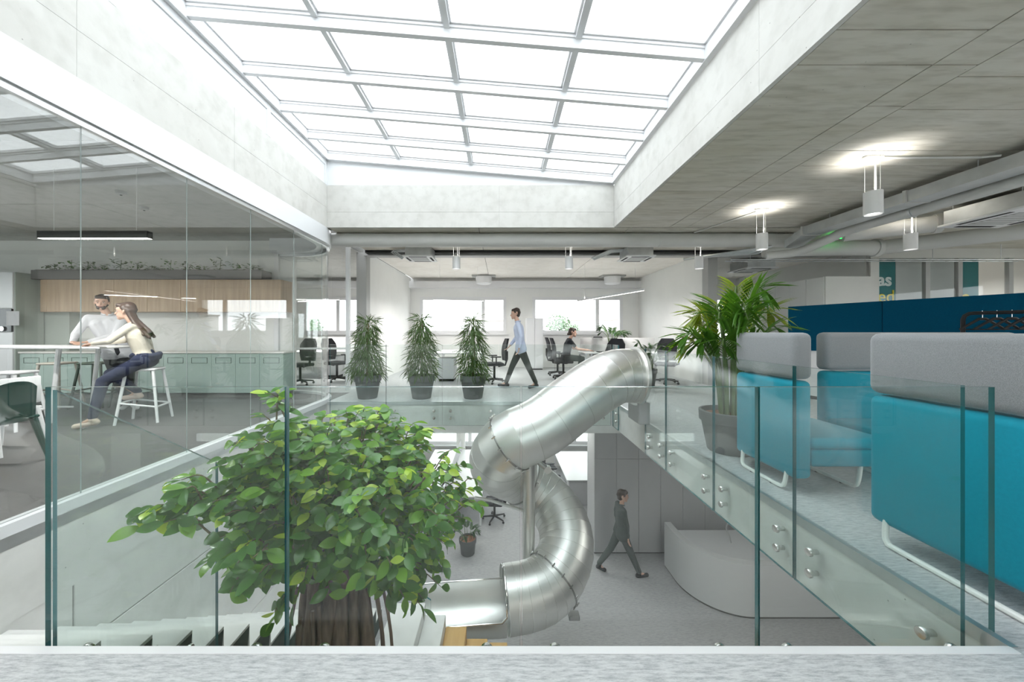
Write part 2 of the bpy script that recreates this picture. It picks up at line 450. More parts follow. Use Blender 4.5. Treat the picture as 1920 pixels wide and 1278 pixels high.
# left concrete wall of the stairwell, cast in panels
wl = MB().box(XL - 0.3, XL - 0.03, -1, YB + 0.2, ZL, -0.58).build('wall_left', 'joint_dark', smooth=0); struct(wl, 'board cast concrete wall beside the stairs')
ys = [Y0, 2.68, 4.05, 5.4, 6.75, 9.0, 11.0, YB]
zs = [(-0.585, -1.09), (-1.1, -2.3), (-2.31, ZL)]
for a, b in zip(ys, ys[1:]):
    for z1, z0 in zs: MB().rbox(XL - 0.04, XL, a + 0.004, b - 0.004, z0, z1, 0.004, 1).build('concrete_panel', 'concrete_wall', wl)
MB().box(XL - 0.04, XL + 0.004, Y0, 6.75, -0.6, -0.022).build('slab_face', 'concrete_wall', wl, smooth=0)
struct(MB().box(XL, XW1, -1.2, -1.0, ZL, -0.5).build('wall_near_lower', 'white_wall', smooth=0))
# ------------------------------------------------------------------ ceilings (board cast panels with open joints)
cl = MB().box(XR + 0.06, XW1, YN, YB, HC + 0.02, HC + 0.3).build('ceiling', 'joint_dark', smooth=0); struct(cl, 'olive grey board marked concrete ceiling')
def panels(parent, xs, yss, z, mt, gap=0.0055, t=0.03):
    for i, (a, b) in enumerate(zip(xs, xs[1:])):
        for c, d in zip(yss[i], yss[i][1:]):
            dz = R.uniform(0, 0.003)
            MB().box(a + gap, b - gap, c + gap, d - gap, z + dz, z + t).build('concrete_panel', mt, parent, smooth=0)
yA = [YN, -2, 0.8, 2.28, 2.58, 4.9, 6.6]
yB_ = [YN, -2, 0.9, 1.9, 2.58, 3.05, 4.6, 6.6]
yC = [YN, -2, 0.3, 1.6, 2.2, 2.7, 3.1, 3.8, 4.15, 4.9, 5.6, 6.6]
panels(cl, [XR + 0.04, 3.12, 3.45, 6.1, 9.4, XW1], [yA, yB_, yC, yC, yC], HC, 'concrete_ceiling')
cb = MB().box(XL, XW1, 6.66, YB, HC + 0.02, HC + 0.3).build('ceiling_back', 'joint_dark', smooth=0); struct(cb, 'concrete ceiling of the back offices')
panels(cb, [XL, -0.4, 2.4, 5.2, 9.4, XW1], [[6.64, 8.6]] * 5, HC, 'concrete_ceiling')
panels(cb, [XL, -0.4, 2.4, 5.03, 9.4, XW1], [[8.9, 11, YB]] * 5, HC, 'concrete_lit')
ck = MB().box(XW0, XL - 0.25, YN, YB, HC + 0.02, HC + 0.3).build('ceiling_kitchen', 'joint_dark', smooth=0); struct(ck, 'grey concrete ceiling over the kitchen')
panels(ck, [XW0, -9, -6.2, XL - 0.25], [[YN, 0, 1.8, 3.6, 5.4, 7.2]] * 3, HC, 'concrete_kitchen')
panels(ck, [XW0, -9, -6.2, XL - 0.25], [[7.2, 9.5, YB]] * 3, HC, 'concrete_kitchen')
cn = MB().box(XL - 0.25, XR, YN, 1.15, HC + 0.02, HC + 0.3).build('ceiling_near', 'joint_dark', smooth=0); struct(cn)
panels(cn, [XL - 0.25, -1.5, 0.3, XR], [[YN, -3, -1, 1.15]] * 3, HC, 'concrete_ceiling')
# upstands round the skylight
ZU = 4.0
def upstand(name, x0, x1, y0, y1, axis, cuts, mt='concrete', label=None):
    p = MB().box(x0, x1, y0, y1, HC + 0.3, ZU - 0.02).build(name, 'joint_dark', smooth=0); struct(p, label)
    return p
us = MB().box(XR + 0.05, XR + 0.3, 1.15, 6.9, HC + 0.03, ZU).build('upstand_right', 'joint_dark', smooth=0); struct(us, 'pale concrete upstand right of the skylight')
for a, b in zip([1.2, 2.9, 4.75, 6.6], [2.9, 4.75, 6.6]):
    MB().box(XR, XR + 0.04, a + 0.001, b - 0.001, HC, 3.50).build('concrete_panel', 'concrete', us, smooth=0)
    MB().box(XR, XR + 0.04, a + 0.001, b - 0.001, 3.503, ZU).build('concrete_panel', 'concrete', us, smooth=0)
us = MB().box(XL - 0.25, XR + 0.05, Y1 + 0.05, Y1 + 0.3, HC + 0.03, ZU).build('upstand_back', 'joint_dark', smooth=0); struct(us, 'pale concrete upstand behind the skylight')
for a, b in zip([XL, -0.02, XR], [-0.02, XR]):
    MB().box(a + 0.001, b - 0.001, Y1, Y1 + 0.04, HC, 3.50).build('concrete_panel', 'concrete', us, smooth=0)
    MB().box(a + 0.001, b - 0.001, Y1, Y1 + 0.04, 3.503, ZU).build('concrete_panel', 'concrete', us, smooth=0)
us = MB().box(XL - 0.25, XL - 0.03, 1.15, 6.63, HC + 0.03, ZU).build('upstand_left', 'joint_dark', smooth=0); struct(us, 'pale concrete upstand over the kitchen glazing')
for a, b in zip([1.2, 2.7, 4.3, 6.6], [2.7, 4.3, 6.6]):
    MB().box(XL - 0.04, XL, a + 0.001, b - 0.001, HC, 3.58).build('concrete_panel', 'concrete', us, smooth=0)
    MB().box(XL - 0.04, XL, a + 0.001, b - 0.001, 3.583, ZU).build('concrete_panel', 'concrete', us, smooth=0)
struct(MB().box(XL - 0.25, XR + 0.3, 0.95, 1.2, HC, 4.5).build('upstand_near', 'concrete', smooth=0))
# white plaster fascia above the kitchen glass, ending in the rounded corner
arc = [(-4.3 + 1.1 * math.cos(a), 6.5 + 1.1 * math.sin(a)) for a in [PI / 2 * k / 14 for k in range(15)]]
outer = [(XL, 1.2)] + arc + [(-4.75, 7.6)]
def offset(line, d):
    out = []
    for i, p in enumerate(line):
        a = Vector(line[max(i - 1, 0)]); b = Vector(line[min(i + 1, len(line) - 1)]); t = (b - a).normalized()
        out.append((p[0] - t.y * d, p[1] + t.x * d))
    return out
def ribbon(line, d0, d1, z0, z1, mb=None, m=0):
    mb = mb or MB(); A, B = offset(line, d0), offset(line, d1); n = len(line)
    vs = [(x, y, z) for z in (z0, z1) for L_ in (A, B) for x, y in L_]; fs = []
    for i in range(n - 1):
        a0, a1, b0, b1 = i, i + 1, n + i, n + i + 1; A0, A1, B0, B1 = 2 * n + i, 2 * n + i + 1, 3 * n + i, 3 * n + i + 1
        fs += [(a0, b0, b1, a1), (A0, A1, B1, B0), (a0, a1, A1, A0), (b0, B0, B1, b1)]
    fs += [(0, 2 * n, 3 * n, n), (n - 1, 2 * n - 1, 4 * n - 1, 3 * n - 1)]
    return mb.add(vs, fs, m)
struct(ribbon(outer, -0.004, 0.25, 2.93, HC - 0.001).build('trim_4', 'white_gloss'), 'white fascia above the kitchen glazing')
# ------------------------------------------------------------------ skylight
sk = MB().box(XL - 0.06, XL, 1.2, 6.62, 4.36, 4.47).build('window_1', 'white_gloss', smooth=0); struct(sk, 'sloping white framed skylight of large panes')
ZA, ZB_ = 4.47, 4.03                                 # underside of the beams, left and right
def zsk(x): return ZA + (ZB_ - ZA) * (x - XL) / (XR - XL)
def slope_box(x0, x1, y0, y1, d0, d1):
    mb = MB(); z = zsk
    return mb.add([(x0, y0, z(x0) + d0), (x1, y0, z(x1) + d0), (x1, y1, z(x1) + d0), (x0, y1, z(x0) + d0),
                   (x0, y0, z(x0) + d1), (x1, y0, z(x1) + d1), (x1, y1, z(x1) + d1), (x0, y1, z(x0) + d1)],
                  [(0, 3, 2, 1), (4, 5, 6, 7), (0, 1, 5, 4), (1, 2, 6, 5), (2, 3, 7, 6), (3, 0, 4, 7)])
by = [1.36, 2.10, 2.84, 3.585, 4.37, 5.11, 5.84]
for y in by: slope_box(XL, XR, y, y + 0.055, 0, 0.19).build('beam', 'white_gloss', sk, smooth=0)
slope_box(XL, XR, 6.53, 6.61, -0.02, 0.19).build('beam', 'white_gloss', sk, smooth=0)
slope_box(XL - 0.02, XL + 0.05, 1.2, 6.6, -0.02, 0.19).build('side_rail', 'white_gloss', sk, smooth=0)
slope_box(XR - 0.05, XR + 0.02, 1.2, 6.6, -0.02, 0.19).build('side_rail', 'white_gloss', sk, smooth=0)
mx_ = [-1.86, -0.537, 0.784]
for x in mx_: slope_box(x - 0.03, x + 0.03, 1.2, 6.55, 0.09, 0.188).build('mullion', 'white_gloss', sk, smooth=0)
xe = [XL] + mx_ + [XR]; ye = by + [6.53]
for i in range(4):
    for j in range(7):
        a, b = xe[i] + (0.05 if i == 0 else 0.03), xe[i + 1] - (0.05 if i == 3 else 0.03); c, d = ye[j] + 0.055, ye[j + 1]
        p = slope_box(a, b, c, d, 0.165, 0.18).build('pane', 'window_glass', sk, smooth=0)
        fr = MB()
        for q in (slope_box(a, b, d - 0.03, d, 0.13, 0.164), slope_box(a, b, d - 0.012, d, 0.10, 0.128), slope_box(b - 0.02, b, c, d, 0.13, 0.164), slope_box(a, a + 0.02, c, d, 0.13, 0.164)): fr.add(q.v, q.f)
        fr.build('glazing_bead', 'white', p, smooth=0)
# white cladding between concrete and skylight, left and back
cd = MB().box(XL - 0.2, XL - 0.03, 1.2, 6.65, ZU, 4.75).build('cladding_left', 'white', smooth=0); struct(cd, 'white cladding under the high side of the skylight')
for a, b in zip([1.2, 2.95, 4.95], [2.93, 4.93, 6.6]): MB().box(XL - 0.05, XL - 0.015, a + 0.04, b - 0.01, ZU + 0.002, 4.44).build('panel', 'white_gloss', cd, smooth=0)
for y in (2.93, 4.93, 6.56): MB().box(XL - 0.03, XL + 0.002, y - 0.02, y + 0.05, ZU + 0.001, 4.45).build('post', 'white_gloss', cd, smooth=0)
cd = MB().add([(XL, Y1 + 0.01, ZU), (XR, Y1 + 0.01, ZU), (XR, Y1 + 0.01, zsk(XR) + 0.19), (XL, Y1 + 0.01, zsk(XL) + 0.19),
               (XL, Y1 + 0.2, ZU), (XR, Y1 + 0.2, ZU), (XR, Y1 + 0.2, zsk(XR) + 0.19), (XL, Y1 + 0.2, zsk(XL) + 0.19)],
              [(0, 1, 2, 3), (7, 6, 5, 4), (3, 2, 6, 7), (0, 4, 5, 1), (1, 5, 6, 2), (0, 3, 7, 4)]).build('cladding_back', 'white_gloss', smooth=0)
struct(cd, 'white tapering cladding behind the skylight')
# ------------------------------------------------------------------ outer walls with windows
def holed_wall(name, mt, y0, y1, x0, x1, z0, z1, holes, label=None):
    """wall across x with rectangular window holes (xa, xb, za, zb), sorted by x"""
    mb = MB(); cx = x0
    for xa, xb, za, zb in holes:
        mb.box(cx, xa, y0, y1, z0, z1); mb.box(xa, xb, y0, y1, z0, za); mb.box(xa, xb, y0, y1, zb, z1); cx = xb
    mb.box(cx, x1, y0, y1, z0, z1)
    return struct(mb.build(name, mt, smooth=0), label)
WN = 1
def window(xa, xb, za, zb, y, splits, label=None, depth=0.08):
    global WN
    WN += 1
    fr = MB(); t = 0.06
    fr.box(xa - 0.05, xb + 0.05, y - 0.03, y + 0.05, za - 0.05, za + t); fr.box(xa - 0.05, xb + 0.05, y - 0.03, y + 0.05, zb - t, zb + 0.05)
    fr.box(xa - 0.05, xa + t, y - 0.03, y + 0.05, za + t, zb - t); fr.box(xb - t, xb + 0.05, y - 0.03, y + 0.05, za + t, zb - t)
    w_ = struct(fr.build('window_%d' % WN, 'white', smooth=0), label)
    e = [xa + t] + splits + [xb - t]
    for s in splits: MB().box(s - 0.06, s + 0.06, y - 0.03, y + 0.05, za + t, zb - t).build('mullion', 'white', w_, smooth=0)
    for a, b in zip(e, e[1:]): MB().box(a, b, y + 0.005, y + 0.015, za + t, zb - t).build('pane', 'window_glass', w_, smooth=0)
    MB().box(xa - 0.1, xb + 0.1, y - 0.16, y - 0.02, za - 0.09, za - 0.05).build('window_sill', 'white', w_, smooth=0)
    return w_
wins = [(-7.1, -4.1, 1.27, 2.5), (-2.87, 0.17, 1.27, 2.5), (1.22, 4.40, 1.27, 2.5), (7.4, 9.6, 1.0, 2.5)]
holed_wall('wall_back', 'white_wall', YB, YB + 0.3, XW0, XW1, -0.02, 3.6, wins, 'white back wall with strip windows')
window(*wins[0], YB, [-5.9], 'window seen behind the curved kitchen glass')
window(*wins[1], YB, [-0.62], 'back window behind the two right potted plants')
window(*wins[2], YB, [3.53], 'back window behind the woman at the desk')
window(*wins[3], YB, [8.5], 'back window behind the tall palm')
struct(MB().box(XL - 4, 5.03, 12.75, YB, 2.86, 3.1).build('trim_5', 'white', smooth=0), 'white service boxing over the back windows')
lw = [(-3.0, 4.6, -2.75, -1.2)]
holed_wall('wall_back_lower', 'white_wall', YB, YB + 0.3, XL - 0.3, XW1, ZL, -0.3, lw, 'white back wall of the lower storey')
window(*lw[0], YB, [-1.1, 0.8, 2.7], 'strip window of the lower storey')
nw = [(-12, -7, 0.9, 2.6), (-6, -1, 0.9, 2.6), (0.5, 5.5, 0.9, 2.6), (7, 12, 0.9, 2.6)]
holed_wall('wall_near', 'white_wall', YN - 0.3, YN, XW0, XW1, -0.5, 3.6, nw)
for q in nw: window(*q, YN - 0.1, [(q[0] + q[1]) / 2])
def side_wall(name, x0, x1, sgn, holes):
    mb = MB(); c = YN
    for ya, yb, za, zb in holes:
        mb.box(x0, x1, c, ya, ZL, 3.6); mb.box(x0, x1, ya, yb, ZL, za); mb.box(x0, x1, ya, yb, zb, 3.6); c = yb
    mb.box(x0, x1, c, YB, ZL, 3.6); return struct(mb.build(name, 'white_wall', smooth=0))
def side_window(x, ya, yb, za, zb):
    global WN
    WN += 1
    fr = MB(); t = 0.06
    fr.box(x - 0.04, x + 0.04, ya, yb, za, za + t); fr.box(x - 0.04, x + 0.04, ya, yb, zb - t, zb); fr.box(x - 0.04, x + 0.04, ya, ya + t, za + t, zb - t); fr.box(x - 0.04, x + 0.04, yb - t, yb, za + t, zb - t)
    w_ = struct(fr.build('window_%d' % WN, 'white', smooth=0))
    MB().box(x - 0.005, x + 0.005, ya + t, yb - t, za + t, zb - t).build('pane', 'window_glass', w_, smooth=0)
sh = [(-4, -1, 0.9, 2.6), (0, 3, 0.9, 2.6), (4, 7, 0.9, 2.6)]
side_wall('wall_right', XW1, XW1 + 0.3, 1, sh); side_wall('wall_kitchen_end', XW0 - 0.3, XW0, -1, sh)
for s_ in (XW1 + 0.1, XW0 - 0.1):
    for q in sh: side_window(s_, *q)
# office partitions and their grey end columns
struct(MB().box(-3.5, -3.26, 8.95, YB, 0, HC + 0.02).build('wall_partition_left', 'white_wall', smooth=0), 'white partition left of the back office')
struct(MB().box(-3.50, -3.26, 8.7, 8.95, 0, HC).build('column_left', 'grey_paint', smooth=0), 'grey column at the end of the left partition')
struct(MB().box(5.03, 5.25, 8.9, YB, 0, HC + 0.02).build('wall_partition_right', 'white_wall', smooth=0), 'white partition right of the back office')
struct(MB().box(5.03, 5.26, 8.65, 8.9, 0, HC).build('column_right', 'grey_paint', smooth=0), 'grey column at the end of the right partition')
struct(MB().box(XL - 0.1, 8.57, 8.62, 8.88, 3.13, HC + 0.03).build('beam_office', 'grey_paint', smooth=0), 'grey beam along the ceiling of the back office')
struct(MB().box(XL, 8.57, 8.45, 8.62, HC - 0.06, HC - 0.002).build('ceiling_shade_strip', 'shade_black', smooth=0), 'dark strip painted as shade on the ceiling before the back office')  # black strip painted on the ceiling as the shade behind the duct
# ------------------------------------------------------------------ kitchen glazing
zk0, zk1 = 0.05, 2.93
kg = ribbon(outer, -0.010, 0.09, -0.03, 0.05).build('wall_glass', 'white_gloss', smooth=40); struct(kg, 'full height kitchen glazing with a rounded corner')
ribbon(outer, 0.02, 0.07, 2.88, 2.94).build('top_track', 'aluminium', kg)
struct(ribbon(outer[:-1], -0.007, 0.02, -0.115, -0.03).build('trim_7', 'galvanized'), 'grey metal band below the kitchen glazing')
def yglass(u): return -XL * F / (U0 - u)
cuts = [1.2, yglass(-160), yglass(162), yglass(358), yglass(476), yglass(556)]
for a, b in zip(cuts, cuts[1:] + [6.5]):
    if b - a < 0.05: continue
    MB().pane(XL - 0.047, XL - 0.04, a + 0.0015, b - 0.0015, zk0, zk1 - 0.04, 'x').build('glass_pane', ['clear_glass', 'glass_edge_pale'], kg, smooth=0)
ribbon(arc[:8], 0.04, 0.052, zk0, zk1 - 0.04).build('curved_pane', 'clear_glass', kg, smooth=60)
ribbon(arc[7:], 0.04, 0.052, zk0, zk1 - 0.04).build('curved_pane', 'clear_glass', kg, smooth=60)
MB().box(-4.75, -4.66, 7.5, 7.66, 0, 2.95).build('frame_post', 'white', kg, smooth=0)
MB().box(-3.42, -3.34, 7.9, 7.98, 0, HC).build('frame_post', 'white', kg, smooth=0)
MB().box(-4.7, -3.38, 7.92, 7.96, 0.9, 0.94).build('frame_rail', 'white', kg, smooth=0)
# ------------------------------------------------------------------ balustrades
bolt_m = MB(); bolt_m.lathe((0, 0, 0), [(0.028, 0), (0.028, 0.012), (0.025, 0.017), (0.001, 0.019)], 16, cap1=False)
bolt_m.lathe((0, 0, -0.05), [(0.016, 0), (0.016, 0.05)], 12)
BOLT = bolt_m.mesh('clamp_bolt', 'bolt_steel')
def bolt(parent, p, direction):
    q = Vector((0, 0, 1)).rotation_difference(Vector(direction)); put('clamp_bolt', BOLT, parent, p, q)
RT = 1.06
# near
bn = thing('glass_balustrade', 'clear glass balustrade across the near floor edge', 'balustrade', (0, 1.55, -0.4))
ex = [-1.965, -0.925, 0.09, 1.115, 2.135]
for a, b in zip(ex, ex[1:]): MB().pane(a + 0.004, b - 0.004, 1.54, 1.56, -0.4, RT, 'y').build('glass_pane', ['rail_glass', 'glass_edge'], bn, smooth=0)
for a, b in zip(ex, ex[1:]):
    for x in (a + 0.15, b - 0.15):
        for z in (-0.1, -0.3): bolt(bn, (x, 1.535, z), (0, -1, 0)) ; bolt(bn, (x, 1.565, z), (0, 1, 0))
# right
br = thing('glass_balustrade', 'glass balustrade beside the turquoise sofas', 'balustrade', (2.05, 3.0, -0.42))
ey = [1.58, 2.49, 3.43, 4.42, 5.05]
for a, b in zip(ey, ey[1:]):
    MB().pane(2.04, 2.06, a + 0.004, b - 0.004, -0.42, RT, 'x').build('glass_pane', ['rail_glass', 'glass_edge'], br, smooth=0)
    for y in (a + 0.14, b - 0.14):
        for z in (-0.15, -0.29): bolt(br, (2.036, y, z), (-1, 0, 0))
MB().pane(2.04, 2.06, 6.2, 6.5, -0.42, RT, 'x').build('glass_pane', ['rail_glass', 'glass_edge'], br, smooth=0)
for z in (-0.15, -0.29): bolt(br, (2.036, 6.3, z), (-1, 0, 0))
# far
bf = thing('glass_balustrade', 'glass balustrade in front of the three dark pots', 'balustrade', (0, 6.55, -0.42))
fx = [-3.12, -2.09, -1.06, -0.03, 1.0, 2.03]
for a, b in zip(fx, fx[1:]):
    MB().pane(a + 0.004, b - 0.004, 6.53, 6.55, -0.42, RT, 'y').build('glass_pane', ['rail_glass', 'glass_edge'], bf, smooth=0)
    for x in (a + 0.15, b - 0.15):
        for z in (-0.15, -0.28): bolt(bf, (x, 6.526, z), (0, -1, 0))
# ------------------------------------------------------------------ stairs along the left wall
st = thing('staircase', 'pale stairs going down along the concrete wall', 'staircase', (-2.6, 4.0, ZL))
ty, tz = 1.525, -0.052; XS = XL + 0.008
prof = []; yv, zv, prev_y = ty, tz, Y0
k = 0
while zv > ZL + 0.12:
    MB().box(XS, -2.0, prev_y, yv, zv - 0.045, zv).add(*[[(XS, yv - 0.02, zv - 0.195), (-2.0, yv - 0.02, zv - 0.195), (-2.0, yv, zv - 0.195), (XS, yv, zv - 0.195), (XS, yv - 0.02, zv - 0.04), (-2.0, yv - 0.02, zv - 0.04), (-2.0, yv, zv - 0.04), (XS, yv, zv - 0.04)],
             [(0, 3, 2, 1), (4, 5, 6, 7), (0, 1, 5, 4), (1, 2, 6, 5), (2, 3, 7, 6), (3, 0, 4, 7)]]).build('step', 'concrete_wall', st, smooth=0)
    prof.append((prev_y, zv - 0.02)); prof.append((yv - 0.002, zv - 0.02))
    prev_y = yv - 0.03; yv += 0.265; zv -= 0.195; k += 1
low = [(y, z) for y, z in prof]; n = len(low)
vs_ = [(-2.02, y, z) for y, z in low] + [(-2.02, low[-1][0], ZL), (-2.02, low[0][0], ZL)]
vs_ += [(-1.998, y, z) for _, y, z in vs_]
N_ = n + 2
MB().add(vs_, [tuple(range(N_)), tuple(reversed(range(N_, 2 * N_)))] + [(i, (i + 1) % N_, N_ + (i + 1) % N_, N_ + i) for i in range(N_)]).build('side_panel', 'recess_dark', st, smooth=0)  # dark sheet painted as the shaded void under the treads
bs = thing('glass_balustrade', 'sloping glass balustrade beside the stairs', 'balustrade', (-1.95, 2.0, -1.0))
def sheared(x0, x1, ya, yb, top_a, top_b, h):
    return MB().add([(x0, ya, top_a - h), (x1, ya, top_a - h), (x1, yb, top_b - h), (x0, yb, top_b - h), (x0, ya, top_a), (x1, ya, top_a), (x1, yb, top_b), (x0, yb, top_b)],
                    [(0, 3, 2, 1), (4, 5, 6, 7), (0, 1, 5, 4), (1, 2, 6, 5), (2, 3, 7, 6), (3, 0, 4, 7)])
def glz(m_):
    for k in range(6): m_.m[k] = 0 if k in (3, 5) else 1
    return m_
glz(sheared(-1.985, -1.965, 1.585, 2.49, 1.04, 0.385, 1.5)).build('glass_pane', ['rail_glass', 'glass_edge'], bs, smooth=0)
for y, z in ((1.80, -0.34), (2.25, -0.70)):
    bolt(bs, (-1.962, y, z), (1, 0, 0)); bolt(bs, (-1.962, y + 0.0, z - 0.14), (1, 0, 0))
# ------------------------------------------------------------------ broad steps right of the tree
bl = thing('seating_steps', 'broad concrete and plywood steps below the tree', 'steps', (-0.6, 3.0, ZL))
zz = [-1.66, -1.79, -1.917, -2.05, -2.09]; xx = [-1.16, -0.815, -0.594, -0.367, -0.14, 0.076]
for i in range(5):
    mt_ = 'concrete_wall' if i < 2 else 'plywood'
    MB().rbox(xx[i] + 0.002, xx[i + 1], 1.7, 3.9, zz[i] - 0.5, zz[i], 0.004, 1).build('step', mt_, bl)
MB().box(-1.1, 0.05, 1.75, 3.85, ZL, -2.1).build('plinth', 'concrete_wall', bl, smooth=0)
g2 = MB().add([(-1.14, 3.93, -1.75), (-0.765, 3.93, -1.95), (-0.765, 3.95, -1.95), (-1.14, 3.95, -1.75), (-1.14, 3.93, -1.40), (-0.765, 3.93, -1.66), (-0.765, 3.95, -1.66), (-1.14, 3.95, -1.40)],
              [(0, 3, 2, 1), (4, 5, 6, 7), (0, 1, 5, 4), (1, 2, 6, 5), (2, 3, 7, 6), (3, 0, 4, 7)])
for k_ in range(6): g2.m[k_] = 0 if k_ in (2, 4) else 1
g2.build('glass_guard', ['rail_glass', 'glass_edge'], bl, smooth=0)
# ------------------------------------------------------------------ tube slide
sl = thing('tube_slide', 'brushed steel spiral tube slide winding around a post', 'slide', (0.43, 5.1, ZL))
TR = 0.385
path = spline([(1.95, 5.16, 0.66), (1.68, 5.12, 0.66), (1.40, 5.0, 0.57), (1.0, 4.85, 0.345), (0.55, 4.71, 0.05), (0.13, 4.66, -0.14), (-0.04, 4.90, -0.45), (0.03, 5.32, -0.76),
               (0.33, 5.62, -1.02), (0.70, 5.62, -1.30), (0.93, 5.36, -1.55), (0.93, 5.06, -1.80), (0.70, 4.80, -2.03), (0.43, 4.65, -2.10), (0.055, 4.575, -2.122)], 3)
def frames(pts):
    fr = []; prev = (pts[1] - pts[0]).normalized(); nx = prev.cross(Vector((0, 0, 1))).normalized()
    for i, p in enumerate(pts):
        if i == 0: t = prev
        elif i == len(pts) - 1: t = (pts[-1] - pts[-2]).normalized()
        else: t = ((pts[i + 1] - p).normalized() + (p - pts[i - 1]).normalized()).normalized()
        nx = (prev.rotation_difference(t) @ nx).normalized(); prev = t; fr.append((p, t, nx, t.cross(nx)))
    return fr
FR = frames(path)
def ring(f, r, n=48):
    p, t, a, b = f
    return [p + (a * math.cos(2 * PI * j / n) + b * math.sin(2 * PI * j / n)) * r for j in range(n)]
for i in range(len(FR) - 1):
    mb = MB(); n = 48; A, B = ring(FR[i], TR), ring(FR[i + 1], TR); A2, B2 = ring(FR[i], TR - 0.006), ring(FR[i + 1], TR - 0.006)
    mb.add(A + B + A2 + B2, [(j, n + j, n + (j + 1) % n, (j + 1) % n) for j in range(n)] + [(2 * n + j, 2 * n + (j + 1) % n, 3 * n + (j + 1) % n, 3 * n + j) for j in range(n)]
           + [(j, (j + 1) % n, 2 * n + (j + 1) % n, 2 * n + j) for j in range(n)] + [(n + j, 3 * n + j, 3 * n + (j + 1) % n, n + (j + 1) % n) for j in range(n)])
    mb.build('tube_section', 'steel', sl, smooth=50)
for i in range(1, len(FR) - 1):
    if i in (15, 24, 36) or (i < 22 and i % 2 == 0): continue
    MB().tube(ring(FR[i], TR + 0.0005) + [ring(FR[i], TR + 0.0005)[0]], 0.0016, 5, caps=False).build('weld_seam', 'bolt_steel', sl)
def flange(i, r=TR + 0.014, w=0.009, mt='steel_dark', bolts=16):
    p, t, a, b = FR[i]; mb = MB(); n = 48
    P0 = [p - t * w + (a * math.cos(2 * PI * j / n) + b * math.sin(2 * PI * j / n)) * r for j in range(n)]; P1 = [q + t * 2 * w for q in P0]
    Q0 = [p - t * w + (a * math.cos(2 * PI * j / n) + b * math.sin(2 * PI * j / n)) * (TR - 0.002) for j in range(n)]; Q1 = [q + t * 2 * w for q in Q0]
    mb.add(P0 + P1 + Q0 + Q1, [(j, n + j, n + (j + 1) % n, (j + 1) % n) for j in range(n)] + [(j, (j + 1) % n, 2 * n + (j + 1) % n, 2 * n + j) for j in range(n)] + [(n + j, 3 * n + j, 3 * n + (j + 1) % n, n + (j + 1) % n) for j in range(n)])
    f = mb.build('flange', mt, sl, smooth=40)
    for k in range(bolts):
        an = 2 * PI * k / bolts; c = p + (a * math.cos(an) + b * math.sin(an)) * (r + 0.008)
        MB().cyl(c - t * 0.03, c + t * 0.03, 0.009, n=6).build('flange_bolt', 'chrome', f)
flange(0, TR + 0.035, 0.02, 'steel', 0); flange(15); flange(36); flange(24, bolts=8)
# open run-out with a rolled rim
pe = path[-1]; ends = [pe, Vector((-0.3, 4.55, -2.125)), Vector((-0.75, 4.52, -2.14)), Vector((-1.15, 4.5, -2.16))]
FE = frames(ends); mb = MB(); n = 25
def half(f, r): 
    p, t, a, b = f; side = Vector((0, 0, 1)).cross(t).normalized(); up = t.cross(side).normalized()
    return [p + (side * math.cos(PI + PI * j / (n - 1)) + up * math.sin(PI + PI * j / (n - 1))) * r for j in range(n)]
rows = [half(f, TR) for f in FE] + [half(f, TR - 0.006) for f in FE]; vs_ = [p for r_ in rows for p in r_]; fs_ = []
for i in range(3):
    for j in range(n - 1):
        a = i * n + j; fs_.append((a, a + 1, a + n + 1, a + n)); c = (4 + i) * n + j; fs_.append((c, c + n, c + n + 1, c + 1))
mb.add(vs_, fs_).build('run_out', 'steel', sl, smooth=50)
f0 = FE[0]; side = Vector((0, 0, 1)).cross(f0[1]).normalized(); up = f0[1].cross(side).normalized()
rim = []
for f in reversed(FE):
    rim.append(f[0] - Vector((0, 1, 0)) * TR)
arcp = [f0[0] + (side * math.cos(a) + up * math.sin(a)) * TR for a in [PI * j / 20 for j in range(21)]]
s1 = [f[0] + Vector((0, -TR, 0)) for f in reversed(FE)]; s2 = [f[0] + Vector((0, TR, 0)) for f in FE]
if (arcp[0] - s1[-1]).length > (arcp[-1] - s1[-1]).length: arcp.reverse()
MB().tube(s1[:-1] + [s1[-1] - Vector((0.03, 0, 0))] + arcp[1:-1] + [s2[0] - Vector((0.03, 0, 0))] + s2[1:], 0.012, 8).build('rolled_rim', 'chrome', sl)
# post, clamp and strut
MB().cyl((0.41, 5.12, -0.42), (0.41, 5.12, -1.98), 0.085, n=24).build('post', 'steel', sl)
MB().cyl((0.41, 5.12, -0.36), (0.41, 5.12, -0.44), 0.1, n=24).build('post_clamp', 'steel_dark', sl)
MB().tube([(0.43, 5.0, -0.42), (0.58, 4.98, -0.56), (0.66, 4.98, -0.62)], 0.035, 10).build('clamp_arm', 'steel_dark', sl)
MB().cyl((0.66, 4.94, -0.62), (0.66, 5.02, -0.62), 0.05, n=14).build('clamp_disc', 'bolt_steel', sl)
MB().tube([(0.34, 5.1, -1.26), (-0.13, 4.95, -1.04), (-0.35, 4.9, -0.98)], 0.022, 10).build('strut', 'steel', sl)
MB().rbox(0.90, 1.04, 4.66, 4.78, -2.48, -2.42, 0.008, 1).build('foot_bracket', 'steel_dark', sl)
MB().rbox(1.93, 2.09, 4.98, 5.4, 0.0, 0.3, 0.01, 1).build('entry_support', 'locker_grey', sl)
